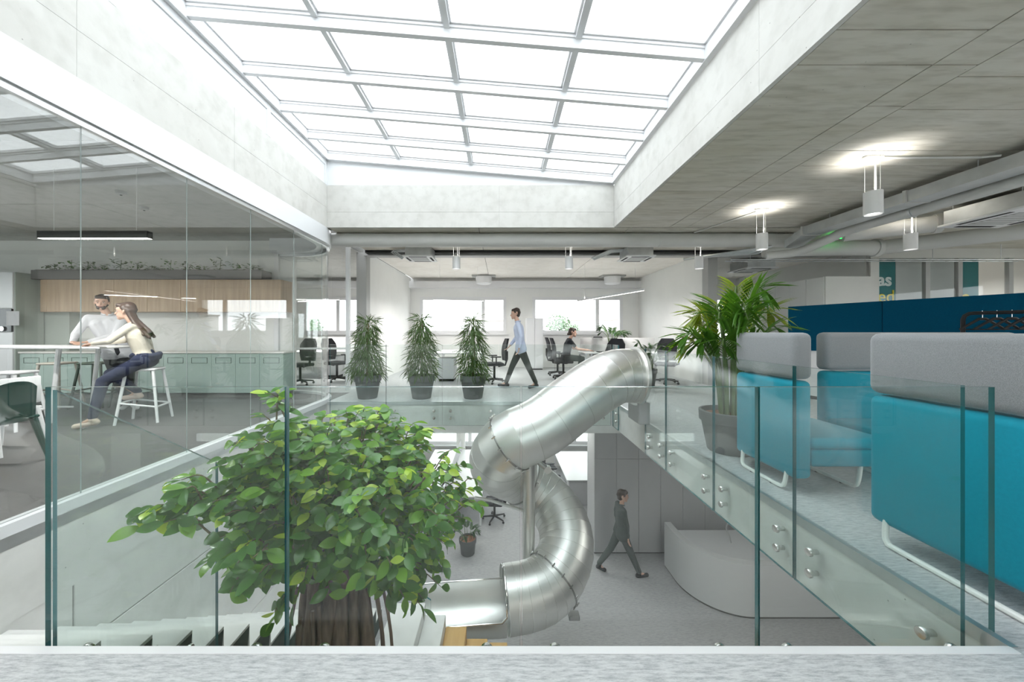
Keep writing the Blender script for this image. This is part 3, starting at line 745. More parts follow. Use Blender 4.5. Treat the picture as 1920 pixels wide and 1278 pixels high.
# ------------------------------------------------------------------ sofas
def tube_leg(path_, parent, r=0.016, name='sled_leg'):
    MB().tube(spline(path_, 5), r, 10).build(name, 'white_tube', parent)
def sofa_x(name, label, x, y0, y1, seat_w=0.62):
    """lounge seat whose high back stands at x and faces +x"""
    s_ = thing(name, label, 'sofa', (x + 0.3, (y0 + y1) / 2, 0), 'turquoise and grey lounge sofas')
    MB().rbox(x, x + 0.15, y0, y1, 0.12, 0.905, 0.045, 4).build('backrest', 'turquoise', s_)
    MB().rbox(x - 0.004, x + 0.155, y0 - 0.004, y1 + 0.004, 0.915, 1.29, 0.05, 4).build('headrest', 'felt_grey', s_, label='grey felt head panel')
    MB().rbox(x + 0.14, x + 0.14 + seat_w, y0, y1, 0.22, 0.36, 0.03, 3).build('seat', 'turquoise', s_)
    MB().rbox(x + 0.14, x + 0.15 + seat_w, y0, y1, 0.355, 0.45, 0.04, 3).build('cushion', 'turquoise', s_)
    for xx_ in (x + 0.0, x + 0.6):
        tube_leg([(xx_ + 0.03, y0 + 0.1, 0.26), (xx_ + 0.01, y0 + 0.1, 0.1), (xx_, y0 + 0.12, 0.03), (xx_, y0 + 0.2, 0.018), (xx_, (y0 + y1) / 2, 0.018), (xx_, y1 - 0.2, 0.018), (xx_, y1 - 0.12, 0.03), (xx_ + 0.01, y1 - 0.1, 0.1), (xx_ + 0.03, y1 - 0.1, 0.26)], s_)
        for yy_ in (y0 + 0.24, y1 - 0.24): MB().cyl((xx_, yy_, 0), (xx_, yy_, 0.008), 0.014, n=10).build('glide', 'black', s_)
    return s_
sofa_x('lounge_sofa', 'largest turquoise sofa with grey top, nearest and cut by the right edge', 2.33, 0.75, 2.27)
sofa_x('lounge_sofa', 'small turquoise sofa with grey top beside the tall palm', 2.33, 2.83, 3.55)
s_ = thing('lounge_sofa', 'turquoise sofa behind the largest one, its grey back turned across', 'sofa', (4.1, 3.5, 0), 'turquoise and grey lounge sofas')
MB().rbox(3.22, 5.12, 3.52, 3.66, 0.12, 0.905, 0.045, 4).build('backrest', 'turquoise', s_)
MB().rbox(3.215, 5.125, 3.515, 3.665, 0.915, 1.29, 0.05, 4).build('headrest', 'felt_grey', s_, label='grey felt head panel')
MB().rbox(3.22, 5.1, 2.95, 3.53, 0.22, 0.36, 0.03, 3).build('seat', 'turquoise', s_)
MB().rbox(3.22, 5.1, 2.94, 3.53, 0.355, 0.45, 0.04, 3).build('cushion', 'turquoise', s_)
for x in (3.4, 4.9): tube_leg([(x, 3.02, 0.26), (x, 3.0, 0.1), (x, 3.03, 0.03), (x, 3.1, 0.018), (x, 3.3, 0.018), (x, 3.52, 0.018), (x, 3.6, 0.03), (x, 3.62, 0.1), (x, 3.62, 0.2)], s_)
# ------------------------------------------------------------------ blue screens, sideboards, clothes rail
def wallbox(p, q, t, z0, z1, r=0.0):
    p, q = Vector(p), Vector(q); d = (q - p).normalized(); nrm = Vector((-d.y, d.x)) * t
    return MB().prism([p[:], q[:], (q + nrm)[:], (p + nrm)[:]], z0, z1)
sp = [(5.89, 7.28), (6.33, 5.90), (6.86, 4.55), (7.4, 3.3)]
labs = ['dark blue felt screen, the leftmost one beside the lockers', 'dark blue felt screen behind the clothes rail', 'dark blue felt screen cut by the right edge']
slab_ = ['white low sideboard seen in the gap between two sofas', 'white low sideboard under the screen behind the clothes rail', 'white low sideboard at the right edge']
for i in range(3):
    p, q = Vector(sp[i]), Vector(sp[i + 1]); d = (q - p).normalized() * 0.004
    t_ = thing('acoustic_screen', labs[i], 'screen', (p.x, p.y, 0.92), 'dark blue acoustic screens'); wallbox(p + d, q - d, -0.04, 0.93, 1.80 if i else 1.80).build('felt_panel', 'blue_felt', t_, smooth=0)
    if i == 0: wallbox(p + d, p + d * 4, -0.045, 0.92, 1.80).build('lit_edge', 'teal_poster', t_, smooth=0)  # teal strip painted as the lit edge of the leftmost screen
    c_ = thing('sideboard', slab_[i], 'cabinet', (p.x, p.y, 0), 'white sideboards under the screens'); wallbox(p + d, q - d, 0.4, 0.06, 0.90).build('body', 'white', c_, smooth=0)
    wallbox(p + d, q - d, 0.41, 0.90, 0.925).build('top', 'white_gloss', c_, smooth=0); wallbox(p + d, q - d, 0.38, 0.0, 0.06).build('plinth', 'black', c_, smooth=0)
cr_ = thing('clothes_rail', 'black tubular clothes rail before the blue screen', 'clothes rail', (5.9, 4.3, 0))
rx0, ry0 = 5.93, 4.58; rx1, ry1 = 6.55, 3.5; rz_ = 1.53
def rl(t, z): return (rx0 + (rx1 - rx0) * t, ry0 + (ry1 - ry0) * t, z)
MB().tube([rl(0, 0.02), rl(0, 0.8), rl(0, rz_ - 0.08), rl(0.012, rz_ - 0.03), rl(0.04, rz_ - 0.005), rl(0.07, rz_), rl(0.5, rz_), rl(0.93, rz_), rl(0.96, rz_ - 0.005), rl(0.988, rz_ - 0.03), rl(1, rz_ - 0.08), rl(1, 0.02)], 0.022, 12).build('frame', 'black', cr_)
for t in (0, 1):
    a = Vector(rl(t, 0.02)); MB().tube([a + Vector((-0.25, -0.12, 0)), a + Vector((0.25, 0.12, 0))], 0.02, 8).build('foot', 'black', cr_)
ordn = ['leftmost', 'second from left', 'third from left', 'fourth from left', 'fifth from left', 'sixth from left']
for k in range(6):
    t = 0.12 + 0.085 * k; b = Vector(rl(t, rz_)); h_ = thing('coat_hanger', 'black coat hanger on the clothes rail, %s' % ordn[k], 'hanger', b, 'coat hangers on the rail')
    MB().tube([b + Vector((0.0, -0.0, -0.03)) + Vector((0.03 * math.cos(a), 0.017 * math.cos(a), 0.055 + 0.03 * math.sin(a) - 0.03)) for a in [(-0.5 + k2 / 8) * PI * 1.1 for k2 in range(9)]] + [b + Vector((0, 0, -0.07))], 0.003, 6).build('hook', 'chrome', h_)
    dx = Vector((0.19, 0.10, -0.09)) if True else None
    c = b + Vector((0, 0, -0.075)); l_, r__ = c + Vector((-0.20, 0.06, -0.13)), c + Vector((0.20, -0.06, -0.13))
    MB().tube([l_, c + Vector((-0.03, 0.01, 0)), c + Vector((0.03, -0.01, 0)), r__], [0.014, 0.018, 0.018, 0.014], 8).tube([l_, r__], 0.008, 6).build('arms', 'black', h_)
# tall white lockers and the meeting room front
for k in range(4):
    ya, yb = 7.62 + 0.45 * k, 7.62 + 0.45 * (k + 1)
    t_ = thing('tall_locker', 'tall white locker with a grey end, nearest of the row' if k == 0 else 'tall white locker, %s of the row' % ['', 'second', 'third', 'farthest'][k], 'locker', (7.3, ya, 0), 'tall white lockers')
    MB().box(6.92, 7.8, ya, yb - 0.004, 0, 2.47).build('body', 'off_white', t_, smooth=0)
    MB().rbox(6.90, 6.919, ya + 0.003, yb - 0.007, 0.05, 2.465, 0.003, 1).build('door', 'white_wall', t_)
    if k == 0: MB().box(6.92, 7.92, ya - 0.02, ya - 0.001, 0, 2.47).build('end_panel', 'off_white', t_, smooth=0)
struct(MB().box(8.57, 8.75, 8.37, YB, 0, HC).build('wall_meeting_side', 'white_wall', smooth=0), 'off white wall beside the meeting room')
ym = 8.3
mr = MB().box(8.57, XW1, ym - 0.03, ym + 0.06, 3.0, 3.14).build('wall_meeting', 'off_white', smooth=0); struct(mr, 'glazed front of the meeting room')
MB().box(8.57, XW1, ym - 0.02, ym + 0.05, 3.14, HC).build('head_panel', 'off_white', mr, smooth=0)
MB().box(8.56, 8.76, ym - 0.04, ym - 0.001, 0, 3.0).build('end_post', 'off_white', mr, smooth=0)
for u in (1737, 1798, 1893): MB().box(X(u, ym) - 0.05, X(u, ym) + 0.05, ym - 0.03, ym + 0.05, 0, 3.0).build('frame_post', 'grey_paint', mr, smooth=0)
pu = [1646, 1737, 1798, 1893, 1985]
for a, b in zip(pu, pu[1:]): MB().box(X(a, ym) + 0.05, X(b, ym) - 0.05, ym, ym + 0.012, 0, 3.0).build('glass_pane', 'meeting_glass', mr, smooth=0)
yp = 8.55
struct(MB().box(8.8, XW1, 11.5, 11.6, 0, HC).build('wall_meeting_back', 'beige_wall', smooth=0), 'beige wall inside the meeting room')
def panel_thing(name, label, cat, u0, u1, v0, v1, mt, y=yp):
    return tag(MB().rbox(X(u0, y), X(u1, y), y, y + 0.03, Z(v1, y), Z(v0, y), 0.004, 1).build(name, mt), label, cat)
ps1 = panel_thing('poster', 'narrow teal poster reading as and ed', 'poster', 1646, 1679, 471, 640, 'teal_poster')
ps2 = panel_thing('poster', 'narrow dark teal poster right of the grey felt panels', 'poster', 1804, 1835, 471, 640, 'teal_poster')
panel_thing('felt_board', 'grey felt board right beside the lettered teal poster', 'board', 1680, 1733, 466, 640, 'felt_light')
panel_thing('felt_board', 'grey felt board between the two meeting room posts', 'board', 1741, 1792, 466, 640, 'felt_light')
def text(body, loc, size, mt, label, bold=0.0, parent=None):
    c = bpy.data.curves.new('t', 'FONT'); c.body = body; c.size = size; c.extrude = 0.003; c.offset = bold
    o = bpy.data.objects.new('t', c); COL.objects.link(o); dg = bpy.context.evaluated_depsgraph_get()
    me = bpy.data.meshes.new_from_object(o.evaluated_get(dg)); bpy.data.objects.remove(o)
    me.transform(Matrix.Rotation(PI / 2, 4, 'X')); me.materials.clear(); me.materials.append(MT[mt])
    ob = bpy.data.objects.new('lettering', me); COL.objects.link(ob); ob.location = loc; ob.parent = parent; ob['label'] = label; return ob
text('as', (X(1645, yp), yp - 0.004, Z(535, yp)), 0.42, 'letter_white', 'white letters as', 0.012, ps1)
text('ed', (X(1645, yp), yp - 0.004, Z(566, yp)), 0.42, 'letter_yellow', 'yellow letters ed', 0.0, ps1)
text('e', (X(1802, yp), yp - 0.004, Z(567, yp)), 0.42, 'letter_yellow', 'yellow letter', 0.012, ps2)
# ------------------------------------------------------------------ pendants
def pendant(x, y, label, power=5.0):
    t_ = thing('pendant_lamp', label, 'lamp', (x, y, 2.58), 'white cylinder pendants')
    MB().lathe((x, y, 2.58), [(0.062, 0.02), (0.074, 0.0), (0.08, 0.0), (0.08, 0.25), (0.07, 0.25), (0.07, 0.2)], 28, cap0=False, cap1=False).build('shade', 'white', t_, smooth=40)
    MB().lathe((x, y, 2.602), [(0.062, 0), (0.062, 0.004)], 24).build('lens', 'lamp_soft', t_)
    for a in (0.6, 2.7, 4.8):
        p = (x + 0.07 * math.cos(a), y + 0.07 * math.sin(a)); MB().cyl((p[0], p[1], 2.82), (p[0], p[1], HC - 0.005), 0.0025, n=6).build('wire', 'white_tube', t_)
    MB().tube([(x + 0.03, y, 2.82), (x + 0.03, y, HC - 0.03)], 0.006, 8).build('cable', 'white_tube', t_)
    MB().rbox(x - 0.1, x + 0.1, y - 0.03, y + 0.03, HC - 0.03, HC, 0.006, 1).build('ceiling_mount', 'white', t_)
    MB().lathe((x, y, 2.79), [(0.066, 0), (0.066, 0.006)], 24).build('up_lens', 'lamp_glow', t_)
    ld = bpy.data.lights.new('pendant_light', 'SPOT'); ld.energy = power; ld.spot_size = math.radians(120); ld.spot_blend = 0.9; ld.shadow_soft_size = 0.05; ld.color = (1, 0.97, 0.93)
    lo = bpy.data.objects.new('up_light', ld); COL.objects.link(lo); lo.parent = t_; lo.location = (0, 0, 0.24); lo.rotation_euler = (PI, 0, 0)
    return t_
pendant(4.09, 3.92, 'largest white cylinder pendant, nearest under the concrete ceiling')
pendant(4.1, 5.6, 'white cylinder pendant above the tall palm')
pendant(6.43, 5.6, 'white cylinder pendant above the blue screens')
pendant(-0.9, 7.33, 'white cylinder pendant above the rightmost potted plant', 2)
pendant(1.41, 7.33, 'white cylinder pendant above the woman at the desk', 2)
pendant(4.06, 7.3, 'white cylinder pendant before the grey column', 2)
# ------------------------------------------------------------------ ducts and air conditioning
d_ = thing('round_duct', 'long pale round duct under the ceiling edge', 'duct', (1.0, 7.0, 2.95))
for a, b in zip([-3.3, -1.2, 0.95, 3.1, 5.7], [-1.2, 0.95, 3.1, 5.7]):
    MB().cyl((a + 0.003, 7.0, 3.085), (b - 0.003, 7.0, 3.085), 0.133, n=28).build('duct_section', 'duct_white', d_)
    MB().cyl((b - 0.02, 7.0, 3.085), (b + 0.02, 7.0, 3.085), 0.138, n=28).build('joint_band', 'duct_white', d_)
for x in (-2.9, -1.3, 0.4, 2.6, 4.8): MB().cyl((x, 7.0, 3.2), (x, 7.0, HC), 0.006, n=6).build('hanger_rod', 'galvanized', d_)
def cassette(cx, yn, w, label, z=2.95):
    t_ = thing('air_conditioner', label, 'air conditioner', (cx, yn + w / 2, z), 'ceiling cassette air conditioners')
    x0, x1, y0, y1 = cx - w / 2, cx + w / 2, yn, yn + w
    MB().box(x0 + 0.05, x1 - 0.05, y0 + 0.05, y1 - 0.05, z + 0.04, z + 0.24).build('body', 'galvanized', t_, smooth=0)
    MB().rbox(x0, x1, y0, y1, z, z + 0.035, 0.012, 2).build('fascia', 'white', t_)
    MB().box(x0 + w * 0.22, x1 - w * 0.22, y0 + w * 0.22, y1 - w * 0.22, z - 0.004, z + 0.001).build('grille', 'grey_paint', t_, smooth=0)
    for k in range(6): MB().box(x0 + w * 0.24, x1 - w * 0.24, y0 + w * (0.26 + 0.085 * k), y0 + w * (0.28 + 0.085 * k), z - 0.007, z - 0.003).build('grille_slat', 'white', t_, smooth=0)
    for a, b, c, d in ((0.2, 0.8, 0.06, 0.13), (0.2, 0.8, 0.87, 0.94), (0.06, 0.13, 0.2, 0.8), (0.87, 0.94, 0.2, 0.8)):
        MB().box(x0 + w * a, x0 + w * b, y0 + w * c, y0 + w * d, z - 0.003, z + 0.002).build('air_slot', 'shade_black', t_, smooth=0)
    for sx in (0.12, 0.88):
        for sy in (0.12, 0.88): MB().cyl((x0 + w * sx, y0 + w * sy, z + 0.03), (x0 + w * sx, y0 + w * sy, HC + 0.0), 0.005, n=6).build('hanger_rod', 'galvanized', t_)
    return t_
cassette(X(782, 7.85), 7.85, 0.66, 'ceiling air conditioner above the middle potted plant')
cassette(X(1203, 7.85), 7.85, 0.66, 'ceiling air conditioner left of the right partition')
cassette(X(1420, 9.2), 9.0, 0.8, 'ceiling air conditioner behind the tall palm', 2.9)
cassette(7.25, 4.6, 0.95, 'large ceiling air conditioner at the right edge', 2.9)
def pipes(name, label, mt, tubes, r, cat='pipes'):
    t_ = thing(name, label, cat, tubes[0][0])
    for p in tubes: MB().tube(p, r, 10).build('pipe', mt, t_)
    return t_
pipes('refrigerant_pipes', 'bent grey pipes beside the left air conditioner', 'galvanized', [[(-2.2 - 0.05 * k, 8.2 + 0.1 * k, 3.0), (-2.45 - 0.05 * k, 8.15 + 0.1 * k, 3.15), (-2.1, 8.2 + 0.1 * k, 3.18)] for k in range(3)], 0.018)
pipes('refrigerant_pipes', 'bent grey pipes beside the right office air conditioner', 'galvanized', [[(2.1 + 0.05 * k, 8.2 + 0.1 * k, 2.98), (2.5 + 0.05 * k, 8.15 + 0.1 * k, 3.15), (2.85, 8.2 + 0.1 * k, 3.18)] for k in range(3)], 0.02)
# cable trunking and pipe running along the right ceiling
t_ = thing('cable_trunking', 'galvanised cable trunking running along the right ceiling', 'trunking', (5.6, 4, 3.0))
for a, b in zip([-1.5, 1.2, 3.2, 4.7, 6.3], [1.2, 3.2, 4.7, 6.3]):
    MB().box(5.33, 5.36, a + 0.003, b - 0.003, 3.0, 3.14).build('side', 'galvanized', t_, smooth=0); MB().box(5.33, 5.62, a + 0.003, b - 0.003, 2.995, 3.0).build('bottom', 'galvanized', t_, smooth=0)
    MB().box(5.59, 5.62, a + 0.003, b - 0.003, 3.0, 3.14).build('side', 'galvanized', t_, smooth=0); MB().box(5.31, 5.64, b - 0.02, b + 0.02, 2.99, 3.15).build('joint_plate', 'duct_white', t_, smooth=0)
MB().add([(5.33, 6.3, 3.0), (5.62, 6.3, 3.0), (5.62, 6.7, 2.86), (5.33, 6.7, 2.86), (5.33, 6.3, 3.14), (5.62, 6.3, 3.14), (5.62, 6.7, 3.0), (5.33, 6.7, 3.0)], [(0, 3, 2, 1), (4, 5, 6, 7), (0, 1, 5, 4), (1, 2, 6, 5), (2, 3, 7, 6), (3, 0, 4, 7)]).build('drop_end', 'galvanized', t_, smooth=0)
for y in (0.3, 2.2, 4.0, 5.8):
    for x in (5.35, 5.6): MB().cyl((x, y, 3.13), (x, y, HC), 0.005, n=6).build('hanger_rod', 'galvanized', t_)
t_ = thing('round_duct', 'pale pipe running beside the cable trunking', 'duct', (5.75, 3, 2.95))
pp = [(5.78, y, 2.98) for y in (-1.5, 0.5, 2.5, 4.5, 5.9)] + [(5.74, 6.2, 2.92), (5.5, 6.6, 2.77), (5.1, 6.85, 2.75)]
MB().tube(spline(pp, 4), 0.075, 16).build('pipe', 'duct_white', t_)
for y in (0.5, 2.6, 3.4, 5.0): MB().cyl((5.78, y - 0.015, 2.98), (5.78, y + 0.015, 2.98), 0.082, n=18).build('pipe_clip', 'galvanized', t_)
t_ = thing('round_duct', 'wide pale duct above the meeting room', 'duct', (7, 7.3, 2.85))
MB().tube(spline([(5.6, 7.6, 3.02), (6.4, 7.35, 3.0), (7.2, 7.2, 2.98), (7.55, 7.2, 2.98)], 5), 0.15, 20).build('duct_bend', 'duct_white', t_)
MB().cyl((7.5, 7.2, 2.98), (7.6, 7.2, 2.98), 0.175, n=24).build('joint_band', 'duct_white', t_)
MB().tube([(7.6, 7.2, 2.98), (9.0, 5.9, 3.0), (10.5, 4.5, 3.0)], 0.14, 20).build('duct_section', 'duct_white', t_)
t_ = thing('round_duct', 'pale round duct stub behind the large air conditioner', 'duct', (7, 6.2, 2.95))
MB().cyl((6.1, 6.35, 3.03), (7.0, 5.75, 3.03), 0.13, n=22).build('duct_section', 'duct_white', t_)
MB().cyl((6.98, 5.76, 3.03), (7.05, 5.72, 3.03), 0.15, n=22).build('joint_band', 'duct_white', t_)
t_ = thing('wire_tray', 'thin wire cable tray before the meeting room head', 'tray', (8, 7.8, 2.85))
for y in (7.75, 7.95): MB().tube([(5.0, y, 2.86), (8.2, y, 2.86), (11.5, y, 2.86)], 0.012, 6).build('rail', 'galvanized', t_)
for k in range(22): MB().tube([(5.1 + k * 0.3, 7.75, 2.855), (5.1 + k * 0.3, 7.95, 2.855)], 0.006, 5).build('rung', 'galvanized', t_)
for x in (5.5, 7.5, 9.5, 11): MB().cyl((x, 7.85, 2.86), (x, 7.85, HC), 0.006, n=6).build('hanger_rod', 'galvanized', t_)
t_ = thing('wire_tray', 'wire cable tray hanging above the tall palm', 'tray', (4.7, 7.3, 2.85))
for k in range(4): MB().tube(spline([(3.9 + 0.25 * k, 7.6, 2.83 + 0.03 * k), (4.5 + 0.2 * k, 7.15, 2.86), (5.2, 6.85 + 0.08 * k, 2.93)], 4), 0.025, 8).build('pipe', 'galvanized', t_)
tag(MB().rbox(X(1555, 6.9), X(1583, 6.9), 6.9, 6.93, Z(447, 6.9), Z(438, 6.9), 0.004, 1).build('exit_sign', 'exit_green'), 'small lit green exit sign behind the pipes', 'sign')
t_ = thing('conduit', 'thin grey conduit along the ceiling to the nearest pendant', 'conduit', (4.6, 3.9, HC))
MB().tube([(4.2, 3.92, HC - 0.015), (4.8, 3.92, HC - 0.015), (5.25, 3.9, HC - 0.02), (5.33, 3.8, HC - 0.05)], 0.012, 8).build('pipe', 'duct_white', t_)
t_ = thing('conduit', 'thin grey conduit along the ceiling to the second pendant', 'conduit', (4.0, 6.0, HC))
MB().tube([(4.1, 5.66, HC - 0.015), (3.95, 6.2, HC - 0.015), (3.75, 6.9, HC - 0.015)], 0.012, 8).build('pipe', 'duct_white', t_)
# ------------------------------------------------------------------ plants
def leaf_mesh(name, mt, L_, W_, fold=0.25, droop=0.25, seg=5, tip=0.35):
    mb = MB(); vs_ = []; fs_ = []
    for i in range(seg + 1):
        t = i / seg; wd = W_ * 0.5 * max(0.0, math.sin(PI * min(1, t ** 1.05))) ** 0.85 if 0 < i < seg else 0.0
        if i == seg: wd = 0.0
        zz_ = -droop * L_ * t * t
        vs_ += [(-wd, t * L_, zz_ + fold * wd), (0, t * L_, zz_), (wd, t * L_, zz_ + fold * wd)]
    for i in range(seg):
        a = i * 3
        fs_ += [(a, a + 1, a + 4, a + 3), (a + 1, a + 2, a + 5, a + 4)]
    mb.add(vs_, fs_)
    me = mb.mesh(name, mt, smooth=80); return me
def rot_to(d, roll=0.0, up=Vector((0, 0, 1))):
    d = d.normalized(); x = d.cross(up)
    if x.length < 1e-4: x = Vector((1, 0, 0))
    x.normalize(); z = x.cross(d).normalized(); M = Matrix((x, d, z)).transposed().to_3x3()
    return (M.to_quaternion() @ Quaternion((0, 1, 0), roll))
def stuff_leaves(items, meshes, name, mats, parent):
    """join many small leaves (mesh index, loc, quat, scale) into one part"""
    mb = MB()
    for k, p, q, sc in items:
        M = Matrix.LocRotScale(p, q, Vector((sc, sc, sc)))
        mb.add([M @ v for v in VERTS[meshes[k].name]], FACES[meshes[k].name], k)
    return mb.build(name, mats, parent, smooth=80, kind='stuff')
VERTS, FACES = {}, {}
def reg(me):
    VERTS[me.name] = [v.co.copy() for v in me.vertices]; FACES[me.name] = [tuple(p.vertices) for p in me.polygons]; return me
# the big ficus
tr_ = thing('ficus_tree', 'bushy glossy green ficus tree rising from the stairwell', 'tree', (-1.3, 2.75, ZL))
LM = [reg(leaf_mesh('leaf', k, 0.104, 0.056, 0.22, 0.2, 6)) for k in ('leaf_dark', 'leaf_mid', 'leaf_lime')]
clusters = [(520, 770, 2.3, 3), (545, 800, 2.2, 2), (495, 815, 2.2, 2), (455, 850, 2.1, 2), (405, 868, 2.05, 2), (600, 800, 2.6, 2), (650, 795, 2.8, 2), (695, 765, 2.85, 3), (735, 780, 2.9, 3), (690, 800, 2.7, 2),
            (780, 802, 3.0, 3), (805, 835, 3.1, 3), (840, 872, 3.2, 2), (865, 910, 3.2, 2), (890, 942, 3.2, 2), (820, 940, 3.0, 1), (850, 990, 3.1, 1), (780, 980, 2.8, 1), (720, 900, 2.5, 1), (650, 880, 2.3, 1),
            (580, 860, 2.2, 1), (520, 880, 2.1, 1), (460, 915, 2.0, 1), (405, 930, 1.95, 1), (355, 950, 1.9, 1), (300, 950, 1.88, 2), (270, 962, 1.86, 3), (335, 985, 1.9, 1), (420, 985, 1.95, 0), (480, 960, 2.0, 1),
            (540, 960, 2.1, 1), (445, 1040, 1.9, 0), (500, 1040, 2.0, 0), (455, 1125, 1.9, 0), (560, 1020, 2.2, 0), (620, 960, 2.2, 1), (680, 970, 2.2, 1), (740, 1030, 2.3, 2), (700, 1050, 2.2, 2), (770, 1070, 2.5, 0),
            (735, 1115, 2.3, 2), (815, 1030, 2.7, 1), (825, 1075, 2.7, 0), (520, 1150, 2.3, 0), (750, 860, 2.8, 2), (610, 910, 2.2, 1), (560, 900, 2.1, 1), (770, 905, 2.7, 1), (640, 1030, 2.3, 0), (690, 850, 2.5, 2), (620, 840, 2.4, 2),
            (570, 820, 2.4, 2), (540, 850, 2.3, 1), (500, 860, 2.1, 1), (730, 830, 2.7, 2), (660, 930, 2.3, 1), (590, 970, 2.2, 0), (720, 960, 2.4, 1), (790, 860, 2.9, 2), (690, 1000, 2.3, 1), (500, 920, 2.05, 1), (450, 880, 2.1, 1), (590, 1010, 2.1, 0), (640, 985, 2.15, 1), (700, 1095, 2.2, 2), (760, 1050, 2.3, 2), (755, 1000, 2.35, 1), (430, 1070, 1.9, 0), (555, 1065, 2.1, 0), (610, 1050, 2.15, 0), (670, 1040, 2.15, 1), (480, 1090, 1.95, 0), (790, 1110, 2.5, 0)]
LV = []; twigs = MB(); ctr = Vector((-1.3, 2.75, -0.35))
hub = Vector((-1.3, 2.75, -0.7))
def branchlet(tip, base, nl, tone, lsc):
    d = (tip - base); L_ = d.length; pts = [base, base.lerp(tip, 0.5) + Vector((0, 0, 0.06)), tip]
    twigs.tube(spline(pts, 3), [0.006, 0.0055, 0.005, 0.004, 0.004, 0.003, 0.002], 5)
    for k in range(nl):
        t = 0.15 + 0.85 * k / max(1, nl - 1); p = base.lerp(tip, t) + Vector((0, 0, 0.06 * 4 * t * (1 - t) * 0.9))
        a = R.uniform(0, 2 * PI); out = Vector((math.cos(a), math.sin(a), R.uniform(-0.5, 0.35)))
        nrm = (p - ctr).normalized() * 0.9 + Vector((R.uniform(-.7, .7), R.uniform(-.9, .3), R.uniform(0.0, 1.0)))
        q = rot_to(out + d.normalized() * 0.6 + Vector((0, 0, -0.35)), R.uniform(-0.4, 0.4), nrm)
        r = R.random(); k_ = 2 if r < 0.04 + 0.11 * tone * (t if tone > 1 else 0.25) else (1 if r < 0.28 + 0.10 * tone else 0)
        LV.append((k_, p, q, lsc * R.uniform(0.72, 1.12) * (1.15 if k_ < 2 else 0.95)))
for (u, v, y, tone) in clusters:
    c = Vector((X(u, y), y, Z(v, y)))
    for j in range(4):
        a = R.uniform(0, 2 * PI); rad = R.uniform(0.02, 0.13)
        tip = c + Vector((math.cos(a) * rad, R.uniform(-0.05, 0.15), math.sin(a) * rad)); tip.y = max(tip.y, 1.78)
        base = tip + (ctr - tip).normalized() * R.uniform(0.16, 0.26) + Vector((R.uniform(-.05, .05), R.uniform(-.05, .05), R.uniform(-.05, .05)))
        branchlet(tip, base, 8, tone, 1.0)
for k in range(300):                                   # the rest of the crown
    a, b = R.uniform(0, 2 * PI), R.uniform(-0.6, 1.0); rr = R.uniform(0.55, 1.0)
    p = Vector((-1.25, 2.72, 0.02)) + Vector((math.cos(a) * 0.98 * math.sqrt(1 - b * b * 0.8), math.sin(a) * 0.72 * math.sqrt(1 - b * b * 0.8), b * 0.55)) * rr
    if p.x < -1.85: p.x = -1.85 + R.uniform(0, 0.3)
    p.y = max(p.y, 1.8)
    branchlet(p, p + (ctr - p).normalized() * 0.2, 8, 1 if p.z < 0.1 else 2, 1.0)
LV.sort(key=lambda it: it[1].y - 0.15 * it[1].z)
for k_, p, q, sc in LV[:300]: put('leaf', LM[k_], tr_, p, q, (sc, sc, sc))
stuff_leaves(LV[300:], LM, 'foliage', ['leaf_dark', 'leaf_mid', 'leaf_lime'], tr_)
twigs.build('twigs', 'twig', tr_)
# limbs and twisted trunk with aerial roots
for k in range(11):
    a = 2 * PI * k / 11; r0 = 0.17 + 0.08 * R.random()
    b0 = Vector((-1.3 + r0 * 1.5 * math.cos(a), 2.75 + r0 * 1.3 * math.sin(a), -3.0)); pts = []
    for j in range(9):
        t = j / 8; an = a + 1.3 * t + 0.2 * math.sin(5 * t + k); rad = (0.30 * (1 - t) + 0.13 + 0.07 * math.sin(4 * t + k * 1.7))
        pts.append((-1.3 + rad * math.cos(an), 2.75 + rad * 0.8 * math.sin(an), -3.0 + 2.55 * t))
    MB().tube(spline(pts, 3), [(0.058 + 0.02 * (k % 3)) * (1 - 0.45 * i / 24) for i in range(25)], 9).build('trunk_stem', 'bark', tr_, smooth=60)
for k in range(12):
    a = 2 * PI * k / 12 + 0.2; e = Vector((-1.25 + 0.75 * math.cos(a), 2.75 + 0.55 * math.sin(a), R.uniform(-0.2, 0.3)))
    MB().tube(spline([(-1.3 + 0.08 * math.cos(a), 2.75 + 0.08 * math.sin(a), -0.65), (-1.3 + 0.3 * math.cos(a), 2.75 + 0.25 * math.sin(a), -0.28), e], 4), [0.035 - 0.027 * i / 8 for i in range(9)], 7).build('limb', 'bark', tr_, smooth=60)
for k in range(14):
    a = R.uniform(0, 2 * PI); r0 = R.uniform(0.25, 0.5); x_, y_ = -1.3 + r0 * math.cos(a), 2.75 + r0 * math.sin(a)
    MB().tube(spline([(x_ * 0.7 - 0.39, y_, -0.6), (x_, y_, -1.2), (x_ + 0.03, y_, -2.0), (x_ + 0.02, y_, -2.98)], 4), 0.009 + 0.008 * R.random(), 6).build('aerial_root', 'bark', tr_)
pl = thing('tree_planter', 'large planter box holding the ficus tree', 'planter', (-1.45, 2.75, ZL))
MB().box(-1.97, -1.18, 1.75, 3.75, ZL, -3.05).build('box', 'grey_paint', pl, smooth=0); MB().box(-1.94, -1.2, 1.78, 3.72, -3.05, -3.0).build('soil', 'moss', pl, smooth=0)
